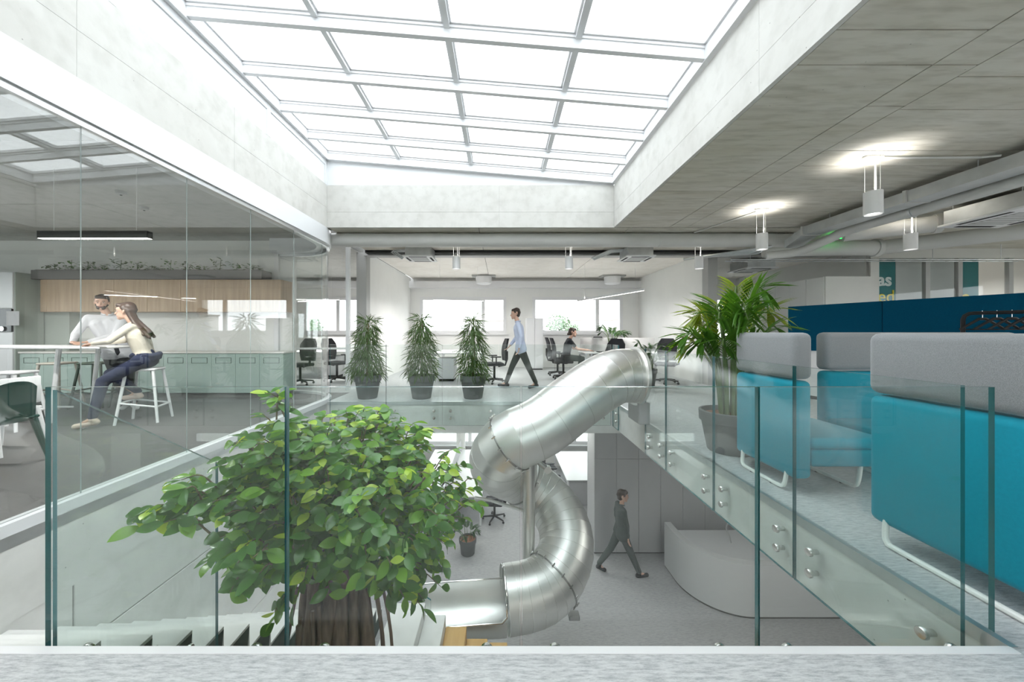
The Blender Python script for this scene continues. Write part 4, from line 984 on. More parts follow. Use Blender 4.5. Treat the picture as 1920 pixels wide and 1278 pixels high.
# pots
def pot(parent, c, h, r1, r0):
    MB().lathe((c[0], c[1], c[2]), [(r0 * 0.94, 0), (r0, 0.012), (r1 * 0.93, h * 0.72), (r1 * 0.93, h * 0.73), (r1, h * 0.745), (r1 * 1.02, h * 0.985), (r1 * 1.0, h), (r1 * 0.93, h), (r1 * 0.9, h * 0.9)], 36, cap1=False).build('pot', 'pot_grey', parent, smooth=40)
def soil(parent, c, h, r1, mt='soil'): MB().lathe((c[0], c[1], c[2] + h * 0.88), [(r1 * 0.92, 0), (r1 * 0.5, 0.012), (0.001, 0.015)], 24, cap1=False).build('soil', mt, parent)
NL = [reg(leaf_mesh('narrow_leaf', 'leaf_narrow', 0.22, 0.018, 0.15, 0.45, 4))]
def narrow_ficus(x, y, label, ht, wmax, seed):
    rr = random.Random(seed); t_ = thing('potted_ficus', label, 'potted plant', (x, y, 0), 'narrow leaved potted plants by the glass')
    pot(t_, (x, y, 0), 0.45, 0.25, 0.18); soil(t_, (x, y, 0), 0.45, 0.25)
    for k in range(3): MB().tube(spline([(x + 0.03 * math.cos(k * 2.1), y + 0.03 * math.sin(k * 2.1), 0.38), (x + 0.02 * math.cos(k * 2.1 + 2), y + 0.02 * math.sin(k * 2.1 + 2), 0.8), (x + 0.03 * math.cos(k * 2.1 + 3), y, ht - 0.15)], 4), [0.014 - 0.009 * i / 8 for i in range(9)], 6).build('stem', 'twig', t_)
    it = []
    for k in range(1050):
        h = 0.47 + (ht - 0.52) * rr.random() ** 1.15; f = (h - 0.47) / (ht - 0.47); wd = wmax * (0.50 + 0.42 * math.sin(PI * min(1, 0.25 + 0.7 * f)) + 0.12 * math.sin(9 * f + seed)) * (1 - 0.55 * f)
        a = rr.uniform(0, 2 * PI); rad = wd * math.sqrt(rr.random()) * 0.78; p = Vector((x + rad * math.cos(a), y + rad * math.sin(a), h))
        d = Vector((math.cos(a), math.sin(a), rr.uniform(-1.7, 0.25) if f < 0.85 else rr.uniform(-0.8, 1.2))) + Vector((rr.uniform(-.4, .4), rr.uniform(-.4, .4), 0))
        it.append((0, p, rot_to(d, rr.uniform(-1, 1)), rr.uniform(0.7, 1.15)))
    stuff_leaves(it, NL, 'foliage', ['leaf_narrow'], t_)
narrow_ficus(-2.59, 6.98, 'narrow leaved plant in dark pot, leftmost of three, beside the grey column', 1.60, 0.42, 1)
narrow_ficus(-1.535, 6.98, 'narrow leaved plant in dark pot, middle of the three', 1.64, 0.40, 2)
narrow_ficus(-0.53, 6.98, 'narrow leaved plant in dark pot, rightmost of three, nearest the walking man', 1.62, 0.42, 3)
def palm(name, label, c, ph, pr1, pr0, nf, ht, spread, leaf_l, leaf_w, seed, pellets=True, stems=6):
    rr = random.Random(seed); x, y, z = c; t_ = thing(name, label, 'potted plant', c)
    pot(t_, c, ph, pr1, pr0); soil(t_, c, ph, pr1, 'clay_pellet' if pellets else 'soil')
    sm = reg(leaf_mesh('leaflet', 'leaf_palm', leaf_l, leaf_w, 0.3, 0.22, 4)); base = Vector((x, y, z + ph * 0.88))
    for k in range(nf):
        a = 2 * PI * k / nf + rr.uniform(-0.3, 0.3); s_ = rr.uniform(0.45, 1.0); hh = ht * rr.uniform(0.45, 1.0) * (1.08 - 0.25 * s_)
        b = base + Vector((0.08 * math.cos(a), 0.08 * math.sin(a), 0)); tip = b + Vector((math.cos(a) * spread * s_, math.sin(a) * spread * s_, hh))
        mid = b.lerp(tip, 0.5) + Vector((-math.cos(a) * spread * s_ * 0.26, -math.sin(a) * spread * s_ * 0.26, hh * 0.10))
        ax = spline([b, mid, tip, tip + Vector((math.cos(a) * spread * 0.35 * s_, math.sin(a) * spread * 0.35 * s_, -0.03 * ht))], 6)
        fr = MB().tube(ax, [0.016 * ht / 1.5 * (1 - 0.85 * i / (len(ax) - 1)) + 0.002 for i in range(len(ax))], 6); st_i = len(fr.f)
        n = 24
        for j in range(n):
            t = 0.42 + 0.58 * j / (n - 1); f = t * (len(ax) - 1); i0 = min(int(f), len(ax) - 2); p = ax[i0].lerp(ax[i0 + 1], f - i0); tg = (ax[i0 + 1] - ax[i0]).normalized()
            sd = tg.cross(Vector((0, 0, 1)))
            if sd.length < 1e-3: sd = Vector((1, 0, 0))
            sd.normalize(); ls = math.sin(PI * (0.12 + 0.76 * j / (n - 1))) ** 0.6 * rr.uniform(0.85, 1.1)
            for sg in (-1, 1):
                q = rot_to(tg * (0.75 + 0.5 * j / n) + sd * sg * 0.85 + Vector((0, 0, 0.12)), sg * 0.35); M = Matrix.LocRotScale(p, q, Vector((1, ls, ls)))
                fr.add([M @ v for v in VERTS[sm.name]], FACES[sm.name], 1)
        fr.build('frond', ['stem_green', 'leaf_palm_deep' if nf < 12 else ('leaf_palm' if rr.random() < 0.68 else 'leaf_palm_light')], t_, smooth=60)
    return t_
palm('potted_palm', 'tall bright green palm in grey pot beside the small sofa', (2.50, 3.90, 0), 0.44, 0.29, 0.215, 20, 1.48, 0.36, 0.32, 0.028, 5)
palm('potted_palm', 'small palm standing on the desk right of the seated woman', (3.05, 9.75, 0.76), 0.2, 0.11, 0.085, 9, 0.55, 0.3, 0.2, 0.02, 6, False)
palm('potted_palm', 'small palm in dark floor pot right of the slide entrance', (3.52, 8.5, 0), 0.42, 0.2, 0.14, 9, 0.75, 0.22, 0.2, 0.02, 8, False)
palm('potted_palm', 'small potted plant on the lower floor behind the ficus', (X(877, 7.9), 7.9, ZL), 0.34, 0.19, 0.15, 7, 0.45, 0.15, 0.16, 0.02, 9, True)
# ------------------------------------------------------------------ office furniture
def office_chair():
    c = thing('office_chair', 'x', 'chair', (0, 0, 0), 'black office chairs')
    MB().rbox(-0.24, 0.24, -0.22, 0.24, 0.44, 0.52, 0.035, 3).build('seat', 'black_fabric', c)
    vs_ = []; b = MB(); rows = 9
    for i in range(rows):
        t = i / (rows - 1); z = 0.56 + 0.56 * t; hw = 0.205 * (0.80 + 0.35 * math.sin(PI * (0.15 + 0.6 * t))) * (1 - 0.35 * max(0, t - 0.75) / 0.25); yy = -0.24 - 0.06 * t + 0.04 * math.sin(PI * t)
        for k in range(7):
            s_ = -1 + k / 3; b.v.append((hw * s_, yy - 0.03 * (1 - s_ * s_), z))
    for i in range(rows):
        for k in range(7):
            v = b.v[i * 7 + k]; b.v.append((v[0] * 0.97, v[1] - 0.05, v[2]))
    o_ = rows * 7
    for i in range(rows - 1):
        for k in range(6):
            a = i * 7 + k; b.f.append((a, a + 1, a + 8, a + 7)); b.f.append((o_ + a, o_ + a + 7, o_ + a + 8, o_ + a + 1))
    for i in range(rows - 1):
        for k in (0, 6): a = i * 7 + k; b.f.append((a, a + 7, o_ + a + 7, o_ + a) if k == 0 else (a, o_ + a, o_ + a + 7, a + 7))
    for k in range(6):
        b.f.append((k, o_ + k, o_ + k + 1, k + 1)); a = (rows - 1) * 7 + k; b.f.append((a, a + 1, o_ + a + 1, o_ + a))
    b.m = [0] * len(b.f); b.build('backrest', 'black_fabric', c, smooth=50)
    MB().tube([(0, -0.1, 0.42), (0, -0.28, 0.45), (0, -0.33, 0.6), (0, -0.33, 0.8)], 0.025, 8).build('back_support', 'black', c)
    MB().cyl((0, 0, 0.1), (0, 0, 0.44), 0.03, n=12).build('gas_column', 'black', c)
    for s_ in (-1, 1): MB().tube([(s_ * 0.22, 0.0, 0.47), (s_ * 0.29, 0.0, 0.49), (s_ * 0.29, 0.0, 0.66)], 0.016, 8).rbox(s_ * 0.29 - 0.04, s_ * 0.29 + 0.04, -0.12, 0.14, 0.66, 0.69, 0.012, 2).build('armrest', 'black', c)
    for k in range(5):
        a = 2 * PI * k / 5 + 0.3; p = (0.30 * math.cos(a), 0.30 * math.sin(a))
        l_ = MB().tube([(0, 0, 0.11), (p[0], p[1], 0.075)], [0.028, 0.017], 8).build('base_leg', 'black', c); MB().ball((p[0], p[1], 0.03), 0.03, n=10, k=6).build('castor', 'black', l_)
    return c
OC = office_chair(); oc_used = [False]
def chair(x, y, rz, label, z=0):
    if not oc_used[0]:
        oc_used[0] = True; OC.location = (x, y, z); OC.rotation_euler = (0, 0, rz); OC['label'] = label; return OC
    return copy_tree(OC, (x, y, z), rz, label)
def desk(x0, x1, y0, y1, label, z=0, screen=None, pedestal=None, panel=False):
    t_ = thing('desk', label, 'desk', ((x0 + x1) / 2, (y0 + y1) / 2, z), 'white office desks')
    MB().rbox(x0, x1, y0, y1, z + 0.715, z + 0.74, 0.004, 1).build('top', 'desk_white', t_)
    for x in (x0 + 0.04, x1 - 0.04):
        for y in (y0 + 0.04, y1 - 0.04): MB().box(x - 0.025, x + 0.025, y - 0.025, y + 0.025, z, z + 0.715).build('leg', 'white', t_, smooth=0)
    for x in (x0 + 0.04, x1 - 0.04): MB().box(x - 0.02, x + 0.02, y0 + 0.065, y1 - 0.065, z + 0.66, z + 0.715).build('frame', 'white', t_, smooth=0)
    if screen == 'x': MB().rbox((x0 + x1) / 2 - 0.015, (x0 + x1) / 2 + 0.015, y0 + 0.05, y1 - 0.05, z + 0.742, z + 1.1, 0.008, 2).build('divider', 'screen_grey', t_)
    if screen == 'y': MB().rbox(x0 + 0.05, x1 - 0.05, y1 - 0.04, y1 - 0.01, z + 0.742, z + 1.12, 0.008, 2).build('divider', 'screen_grey', t_)
    if panel: MB().box(x0 + 0.08, x1 - 0.08, y0 + 0.06, y0 + 0.08, z + 0.02, z + 0.71).build('modesty_panel', 'locker_grey', t_, smooth=0)
    if pedestal:
        px, py = pedestal; b = MB().rbox(px, px + 0.42, py, py + 0.55, z + 0.06, z + 0.6, 0.006, 1).build('pedestal', 'white', t_)
        for k in range(3): MB().box(px + 0.01, px + 0.41, py - 0.012, py - 0.001, z + 0.08 + 0.175 * k, z + 0.245 + 0.175 * k).build('drawer', 'white_gloss', b, smooth=0)
        MB().box(px + 0.02, px + 0.40, py + 0.02, py + 0.5, z, z + 0.06).build('pedestal_base', 'black', b, smooth=0)
    return t_
desk(-1.75, -0.45, 9.2, 10.8, 'white desk between the middle and right potted plants', 0, None, (-1.62, 9.3))
desk(2.2, 4.4, 9.3, 10.1, 'white desk where the woman in black works', 0, 'y')
desk(2.6, 4.4, 10.3, 11.8, 'white desk behind the one of the woman in black', 0, 'x')
desk(-6.0, -4.3, 9.9, 11.4, 'white desk seen through the curved kitchen glass', 0, 'y', (-5.0, 10.1))
desk(-5.4, -4.0, 11.6, 12.6, 'white desk under the window behind the curved glass', 0, 'y')
chair(-4.25, 9.3, -1.9, 'black office chair left of the leftmost potted plant')
chair(-4.9, 8.75, 2.9, 'black office chair just behind the curved kitchen glass')
chair(-0.15, 9.0, 1.75, 'black office chair right of the rightmost potted plant')
chair(1.72, 9.75, -PI / 2, 'black office chair the woman in black sits on')
chair(1.70, 10.6, -PI / 2, 'black office chair right behind the seated woman in black')
chair(4.15, 8.95, 2.6, 'black office chair behind the small floor palm, right one')
chair(2.75, 8.85, 2.4, 'black office chair behind the small floor palm, left one')
chair(3.3, 11.95, 3.0, 'black office chair at the rear desk beside the small desk palm')
c_ = thing('filing_cabinet', 'white filing cabinet behind the walking man', 'cabinet', (1.2, 12.3, 0))
MB().box(0.88, 1.45, 12.1, 12.5, 0.04, 1.75).build('body', 'white', c_, smooth=0)
for k in range(2): MB().rbox(0.885 + 0.285 * k, 1.16 + 0.285 * k, 12.08, 12.099, 0.06, 1.74, 0.003, 1).build('door', 'white_gloss', c_)
MB().box(0.9, 1.43, 12.12, 12.48, 0, 0.04).build('plinth', 'black', c_, smooth=0)
lp = thing('laptop', 'open dark laptop in front of the woman in black', 'laptop', (2.75, 9.6, 0.742))
MB().rbox(2.62, 2.86, 9.45, 9.78, 0.742, 0.757, 0.004, 1).build('keyboard_base', 'black', lp)
MB().add([(2.86, 9.45, 0.757), (2.95, 9.45, 0.97), (2.95, 9.78, 0.97), (2.86, 9.78, 0.757), (2.87, 9.45, 0.757), (2.96, 9.45, 0.97), (2.96, 9.78, 0.97), (2.87, 9.78, 0.757)], [(0, 1, 2, 3), (7, 6, 5, 4), (0, 4, 5, 1), (1, 5, 6, 2), (2, 6, 7, 3), (3, 7, 4, 0)]).build('lid', 'black', lp, smooth=0)
def linear_lamp(p0, p1, label, mt='white', zc=HC, power=30, group='slim linear lamps', size=0.05):
    p0, p1 = Vector(p0), Vector(p1); c = (p0 + p1) / 2; d = p1 - p0; t_ = thing('linear_lamp', label, 'lamp', c, group)
    an = math.atan2(d.y, d.x); nx = Vector((-math.sin(an), math.cos(an), 0)) * size / 2; h = Vector((0, 0, size * 1.1))
    MB().add([p0 - nx, p1 - nx, p1 + nx, p0 + nx, p0 - nx + h, p1 - nx + h, p1 + nx + h, p0 + nx + h], [(4, 5, 6, 7), (0, 1, 5, 4), (1, 2, 6, 5), (2, 3, 7, 6), (3, 0, 4, 7), (0, 3, 2, 1)]).build('body', mt, t_, smooth=0)
    g = Vector((0, 0, 0.002)); n8 = nx * 0.75
    MB().add([p0 - n8 - g, p1 - n8 - g, p1 + n8 - g, p0 + n8 - g, p0 - n8, p1 - n8, p1 + n8, p0 + n8], [(0, 3, 2, 1), (0, 1, 5, 4), (1, 2, 6, 5), (2, 3, 7, 6), (3, 0, 4, 7)]).build('diffuser', 'lamp_glow', t_, smooth=0)
    for k in (0.12, 0.88):
        q = p0.lerp(p1, k) + h; MB().cyl(q, (q.x, q.y, zc), 0.003, n=6).build('wire', 'white_tube', t_)
    if power:
        ld = bpy.data.lights.new('linear_light', 'AREA'); ld.shape = 'RECTANGLE'; ld.size = d.length; ld.size_y = size; ld.energy = power; ld.color = (1, 0.975, 0.94)
        lo = bpy.data.objects.new('light', ld); COL.objects.link(lo); lo.parent = t_; lo.location = (0, 0, -0.012); lo.rotation_euler = (0, 0, an)
    return t_
linear_lamp((-1.9, 10.2, 2.2), (-0.5, 10.6, 2.2), 'slim white linear lamp before the left back window', power=15)
linear_lamp((2.2, 10.2, 2.15), (3.7, 9.2, 2.35), 'slim white linear lamp before the right back window', power=15)
linear_lamp((-6.4, 10.0, 2.2), (-4.6, 10.2, 2.2), 'slim white linear lamp behind the curved kitchen glass', power=15)
# ------------------------------------------------------------------ lower storey
for k in range(11):
    x0 = 2.07 + 0.487 * k
    t_ = thing('wall_locker', 'grey full height locker at the lower floor, %s from the left' % ['first', 'second', 'third', 'fourth', 'fifth', 'sixth', 'seventh', 'eighth', 'ninth', 'tenth', 'eleventh'][k], 'locker', (x0, 7.9, ZL), 'grey lockers of the lower floor')
    MB().box(x0 + 0.002, x0 + 0.485, 7.88, 8.5, ZL + 0.03, -0.6).build('body', 'locker_grey', t_, smooth=0)
    MB().rbox(x0 + 0.003, x0 + 0.484, 7.86, 7.879, ZL + 0.04, -1.506, 0.003, 1).build('door', 'locker_grey', t_)
    MB().rbox(x0 + 0.003, x0 + 0.484, 7.86, 7.879, -1.494, -0.61, 0.003, 1).build('upper_door', 'locker_grey', t_)
    MB().box(x0 + 0.004, x0 + 0.483, 7.9, 8.45, ZL, ZL + 0.03).build('plinth', 'black', t_, smooth=0)
rd = thing('reception_desk', 'pale grey reception desk with a curved end', 'desk', (4.8, 6.5, ZL))
oc_ = [(3.42, 7.45)] + [(4.35 - 0.93 * math.cos(a), 7.02 - 0.94 * math.sin(a)) for a in [PI / 2 * k / 18 for k in range(19)]] + [(6.6, 6.08)]
ribbon(oc_, 0.0, 0.13, ZL + 0.04, ZL + 0.93).build('front', 'desk_grey', rd, smooth=40)
ribbon(oc_, 0.02, 0.11, ZL, ZL + 0.04).build('plinth', 'joint_dark', rd, smooth=40)
inn = offset(oc_, 0.13)
MB().prism([p for p in inn] + [(6.6, 7.45)], ZL + 0.72, ZL + 0.76).build('worktop', 'white_gloss', rd, smooth=30)
MB().tube(spline([(X(1371, 7.0), 7.0, ZL + 0.76), (X(1368, 7.0), 7.0, ZL + 0.9), (X(1362, 7.0), 7.0, ZL + 1.02), (X(1364, 7.0), 7.0, ZL + 1.12), (X(1372, 7.0), 7.0, ZL + 1.17)], 4), 0.012, 8).build('lamp_stem', 'locker_grey', rd)
desk(-2.3, -0.46, 9.0, 12.6, 'long white desk of the lower floor behind the ficus', ZL, 'x')
desk(1.86, 3.2, 10.0, 12.4, 'white desk of the lower floor right of the slide', ZL, None, None, True)
chair(-0.15, 9.3, 1.5, 'black office chair on the lower floor left of the slide', ZL)
chair(1.55, 11.7, -1.4, 'black office chair on the lower floor right of the slide, rear one', ZL)
chair(1.58, 10.75, -1.7, 'black office chair on the lower floor right of the slide, front one', ZL)
chair(-2.75, 11.6, -1.5, 'black office chair on the lower floor behind the tree crown', ZL)
for k, x in enumerate((-1.4, 0.9)): tag(MB().cyl((x, 12.7, ZL), (x, 12.7, -0.6), 0.16, n=24).build('column', 'white_wall'), 'round white column on the lower floor, %s' % ['left one', 'right one'][k], 'column')
pos_low = [((-2.4, 8.2), (-0.4, 8.2), 'under the back slab, left front'), ((0.2, 8.4), (1.9, 8.4), 'under the back slab, right front'), ((-2.4, 10.8), (-0.4, 10.8), 'under the back slab, left rear'), ((0.6, 11.0), (2.6, 11.0), 'under the back slab, right rear'),
           ((3.0, 3.4), (3.0, 5.4), 'under the right slab, left'), ((5.2, 3.4), (5.2, 5.4), 'under the right slab, right'), ((3.0, 0.0), (3.0, 2.0), 'under the right slab, near'), ((-2, 0.4), (0, 0.4), 'under the near slab, left'), ((0.5, 0.4), (2.5, 0.4), 'under the near slab, right')]
for a, b, l_ in pos_low: linear_lamp((a[0], a[1], -0.70), (b[0], b[1], -0.70), 'linear lamp of the lower floor %s' % l_, zc=-0.59, power=3)  # lamps added out of sight to fill the lower storey with light
for k, x in enumerate((-8.5, -4.5, 4.5, 8.5)): linear_lamp((x - 1.1, -1.6, 2.6), (x + 1.1, -1.6, 2.6), 'slim linear lamp behind the viewer, %s' % ordn[k], power=13)
linear_lamp((7.6, 1.0, 2.6), (7.6, 3.4, 2.6), 'slim linear lamp over the sideboards at the right edge', power=12)
linear_lamp((9.6, 9.6, 2.7), (11.8, 9.6, 2.7), 'slim linear lamp inside the meeting room', power=12)
# ------------------------------------------------------------------ kitchen
struct(MB().box(XW0, -4.4, 7.56, 7.72, 0, HC).build('wall_kitchen', 'white_wall', smooth=0), 'white splashback wall of the kitchen')
struct(MB().box(-9.75, -8.9, 7.38, 7.555, 0, 2.4).build('wall_sage', 'sage_wall', smooth=0), 'sage green wall strip beside the tall oven unit')
kx = [-9.35 + 0.4665 * k for k in range(12)]
on = ['first', 'second', 'third', 'fourth', 'fifth', 'sixth', 'seventh', 'eighth', 'ninth', 'tenth', 'eleventh']
for k in range(11):
    t_ = thing('base_cabinet', 'sage green kitchen base cabinet, %s from the left' % on[k], 'cabinet', (kx[k], 7.2, 0), 'sage green base cabinets')
    a, b = kx[k], kx[k + 1]
    MB().box(a + 0.001, b - 0.001, 6.97, 7.35, 0.1, 0.87).build('body', 'sage', t_, smooth=0)
    d_ = MB().rbox(a + 0.002, b - 0.002, 6.95, 6.969, 0.105, 0.865, 0.002, 1).build('door', 'sage', t_)
    fr = MB(); xa, xb, za, zb = a + 0.08, b - 0.08, 0.68, 0.79
    for q in ((xa, xb, za, za + 0.006), (xa, xb, zb - 0.006, zb), (xa, xa + 0.006, za, zb), (xb - 0.006, xb, za, zb)): fr.box(q[0], q[1], 6.946, 6.951, q[2], q[3])
    fr.build('grip_recess', 'recess_dark', d_, smooth=0)
    MB().box(a + 0.001, b - 0.001, 7.02, 7.3, 0, 0.1).build('plinth', 'joint_dark', t_, smooth=0)
tag(MB().rbox(-9.36, -4.20, 6.93, 7.36, 0.872, 0.905, 0.004, 1).build('worktop', 'worktop'), 'pale worktop running over the sage green cabinets', 'worktop')
un = 7; uw = (9.1 - 4.4) / un
for k in range(un):
    a, b = -9.1 + uw * k, -9.1 + uw * (k + 1)
    t_ = thing('wall_cabinet', 'oak kitchen wall cabinet, %s from the left' % on[k], 'cabinet', (a, 7.4, 1.7), 'oak wall cabinets')
    MB().box(a + 0.001, b - 0.001, 7.19, 7.555, 1.70, 2.34).build('body', 'oak', t_, smooth=0); MB().rbox(a + 0.002, b - 0.002, 7.17, 7.189, 1.695, 2.34, 0.002, 1).build('door', 'oak', t_)
t_ = thing('wall_cabinet', 'rounded oak end of the kitchen wall cabinets', 'cabinet', (-9.25, 7.4, 1.7), 'oak wall cabinets')
MB().prism([(-9.101, 7.555), (-9.101, 7.17)] + [(-9.15 - 0.24 * math.sin(a), 7.41 - 0.24 * math.cos(a)) for a in [PI / 2 * k / 10 for k in range(11)]] + [(-9.39, 7.555)], 1.695, 2.34).build('curved_front', 'oak', t_, smooth=30)
t_ = thing('plant_trough', 'long dark grey plant trough on top of the oak cabinets', 'trough', (-7, 7.4, 2.345))
MB().rbox(-9.4, -4.78, 7.15, 7.48, 2.345, 2.53, 0.006, 1).build('trough', 'planter_grey', t_); MB().box(-9.35, -4.82, 7.18, 7.45, 2.53, 2.54).build('soil', 'soil', t_, smooth=0)
KL = [reg(leaf_mesh('trailing_leaf', 'leaf_narrow', 0.10, 0.04)), reg(leaf_mesh('trailing_leaf', 'leaf_dark', 0.07, 0.045))]
for k in range(13):
    x = -9.15 + 0.34 * k; rr = random.Random(k); t_ = thing('trailing_plant', 'small leafy plant in the trough above the oak cabinets, %s from the left' % (on + ['twelfth', 'thirteenth'])[k], 'plant', (x, 7.33, 2.541), 'plants in the kitchen trough'); it = []
    hgt = (0.10, 0.22, 0.16)[k % 3]
    for j in range(26):
        a = rr.uniform(0, 2 * PI); p = Vector((x + 0.13 * rr.uniform(-1, 1), 7.33 + 0.1 * rr.uniform(-1, 1), 2.545 + hgt * rr.random()))
        it.append((k % 2, p, rot_to(Vector((math.cos(a), math.sin(a), rr.uniform(-0.3, 0.9)))), rr.uniform(0.7, 1.2)))
    stuff_leaves(it, KL, 'leaves', ['leaf_narrow', 'leaf_dark'], t_)
    MB().tube([(x, 7.33, 2.541), (x + 0.02, 7.33, 2.541 + hgt)], 0.005, 5).build('stem', 'stem_green', t_)
t_ = thing('oven_tower', 'tall white kitchen unit with a built in black oven', 'oven', (-10.2, 7.2, 0))
MB().box(-11.6, -9.42, 6.92, 7.36, 0.05, 2.45).build('body', 'white_gloss', t_, smooth=0)
MB().rbox(-11.2, -9.42, 6.90, 6.919, 0.08, 1.28, 0.003, 1).build('door', 'white_gloss', t_); MB().rbox(-11.2, -9.42, 6.90, 6.919, 1.75, 2.44, 0.003, 1).build('upper_door', 'white_gloss', t_)
MB().box(-9.42, -9.40, 6.93, 7.36, 0.0, 2.45).build('side_panel', 'sage_wall', t_, smooth=0)
ov = MB().rbox(-10.2, -9.42, 6.885, 6.919, 1.29, 1.74, 0.004, 1).build('oven', 'black_glass', t_)
MB().cyl((X(5, 6.88), 6.885, Z(616, 6.88)), (X(5, 6.88), 6.86, Z(616, 6.88)), 0.045, n=20).build('knob', 'chrome', ov); MB().rbox(X(12, 6.88), X(36, 6.88), 6.878, 6.886, Z(610, 6.88), Z(583, 6.88), 0.002, 1).build('display', 'locker_grey', ov)
ht_ = thing('high_table', 'long white high table with slanted legs', 'table', (-6.8, 5.3, 0))
MB().rbox(-8.6, -5.45, 4.86, 5.62, 1.06, 1.09, 0.012, 2).build('tabletop', 'white', ht_)
for x, dx in ((-6.25, -0.12), (-8.0, 0.12)):
    for y in (5.06, 5.56): MB().tube([(x, y, 1.06), (x + dx, y, 0.0)], [0.03, 0.022], 8).build('leg', 'white', ht_)
MB().tube([(-6.35, 5.31, 0.18), (-7.9, 5.31, 0.18)], 0.014, 8).build('foot_bar', 'white', ht_)
def stool(x, y, rz, mt, label, h=0.77):
    t_ = thing('bar_stool', label, 'stool', (0, 0, 0), 'bar stools')
    MB().rbox(-0.18, 0.18, -0.16, 0.16, h - 0.035, h, 0.018, 3).build('seat', mt, t_)
    c4 = []
    for sx in (-1, 1):
        for sy in (-1, 1):
            a, b = Vector((sx * 0.15, sy * 0.13, h - 0.03)), Vector((sx * 0.235, sy * 0.205, 0.0)); MB().tube([a, b], [0.020, 0.017], 8).build('leg', mt, t_); c4.append(a.lerp(b, 0.7 if sx > 0 else 0.6))
    for i, j in ((0, 1), (2, 3), (0, 2), (1, 3)): MB().tube([c4[i], c4[j]], 0.014, 8).build('footrest', mt, t_)
    t_.location = (x, y, 0); t_.rotation_euler = (0, 0, rz); ORG[t_.name] = Vector((x, y, 0)); return t_
stool(-5.17, 5.2, 0.35, 'white', 'white bar stool the woman in cream sits on')
stool(-6.5, 4.75, 0.2, 'white', 'white bar stool at the left edge of the kitchen')
stool(-7.62, 6.15, 0.1, 'beige_stool', 'beige bar stool behind the high table')
stool(-7.0, 6.2, 0.2, 'green_stool', 'olive green bar stool behind the high table, left one')
stool(-6.45, 6.3, -0.1, 'green_stool', 'olive green bar stool behind the high table, beside the man')
gc = thing('cafe_chair', 'dark green plastic chair at the left edge', 'chair', (-4.6, 3.4, 0)); gc.location.x -= 0.24
vs_ = []; cb_ = MB(); nr = 10
for i in range(nr):
    t = i / (nr - 1); z = 0.42 + 0.40 * t; hw = 0.215 - 0.02 * t; x_ = -4.42 + 0.05 * t
    for k in range(9):
        s = -1 + k / 4; cr0 = 0.0 if i < nr - 2 else 0.03 * s * s * (i - nr + 3); vs_.append((x_ - 0.07 * s * s, 3.42 + hw * s * (1 if i < nr - 1 else 0.93), z - cr0))
full = vs_ + [(x - 0.02, y, z) for x, y, z in vs_]; o_ = len(vs_)
for i in range(nr - 1):
    for k in range(8): a = i * 9 + k; cb_.f += [(a, a + 1, a + 10, a + 9), (o_ + a, o_ + a + 9, o_ + a + 10, o_ + a + 1)]
for i in range(nr - 1):
    a = i * 9; cb_.f += [(a, a + 9, o_ + a + 9, o_ + a), (a + 8, o_ + a + 8, o_ + a + 17, a + 17)]
for k in range(8): a = (nr - 1) * 9 + k; cb_.f += [(a, a + 1, o_ + a + 1, o_ + a), (k, o_ + k, o_ + k + 1, k + 1)]
cb_.v = full; cb_.m = [0] * len(cb_.f); cb_.build('backrest', 'green_chair', gc, smooth=60)
MB().rbox(-4.88, -4.44, 3.2, 3.64, 0.43, 0.46, 0.014, 2).build('seat', 'green_chair', gc)
for x, y, dx, dy in ((-4.47, 3.25, 0.10, -0.05), (-4.47, 3.6, 0.10, 0.05), (-4.85, 3.25, -0.06, -0.03), (-4.85, 3.6, -0.06, 0.03)): MB().tube([(x, y, 0.44), (x + dx, y + dy, 0)], [0.03, 0.017], 8).build('leg', 'green_chair', gc)
wc = thing('cafe_chair', 'white chair half hidden behind the dark green chair', 'chair', (-4.95, 3.85, 0)); wc.location.x -= 0.36
MB().rbox(-5.3, -4.86, 3.66, 4.08, 0.43, 0.46, 0.014, 2).build('seat', 'white', wc)
MB().rbox(-4.88, -4.85, 3.68, 4.06, 0.5, 0.80, 0.012, 2).build('backrest', 'white', wc)
for x, y, dx, dy in ((-4.88, 3.7, 0.12, -0.04), (-4.88, 4.04, 0.08, 0.04), (-5.27, 3.7, -0.06, -0.03), (-5.27, 4.04, -0.06, 0.03)): MB().tube([(x, y, 0.44), (x + dx, y + dy, 0)], [0.026, 0.018], 8).build('leg', 'white', wc)
linear_lamp((-5.4, 4.2, 2.39), (-4.12, 4.2, 2.39), 'black linear pendant over the kitchen table', 'black', power=13, size=0.075)
linear_lamp((-9.0, 4.6, 2.5), (-7.2, 4.6, 2.5), 'black linear pendant deeper in the kitchen', 'black', power=13, size=0.075)  # second pendant, added outside the view to brighten the kitchen
t_ = thing('cable_tray', 'grey cable tray under the kitchen ceiling at the left edge', 'tray', (-6.2, 4.0, 2.6)); MB().box(-6.6, -5.65, 3.75, 3.95, 2.62, 2.65).build('tray', 'grey_paint', t_, smooth=0)
MB().box(-6.6, -5.65, 3.75, 3.765, 2.65, 2.69).build('lip', 'grey_paint', t_, smooth=0)
for x in (-6.4, -5.8): MB().cyl((x, 3.85, 2.65), (x, 3.85, HC), 0.006, n=6).build('hanger_rod', 'galvanized', t_)
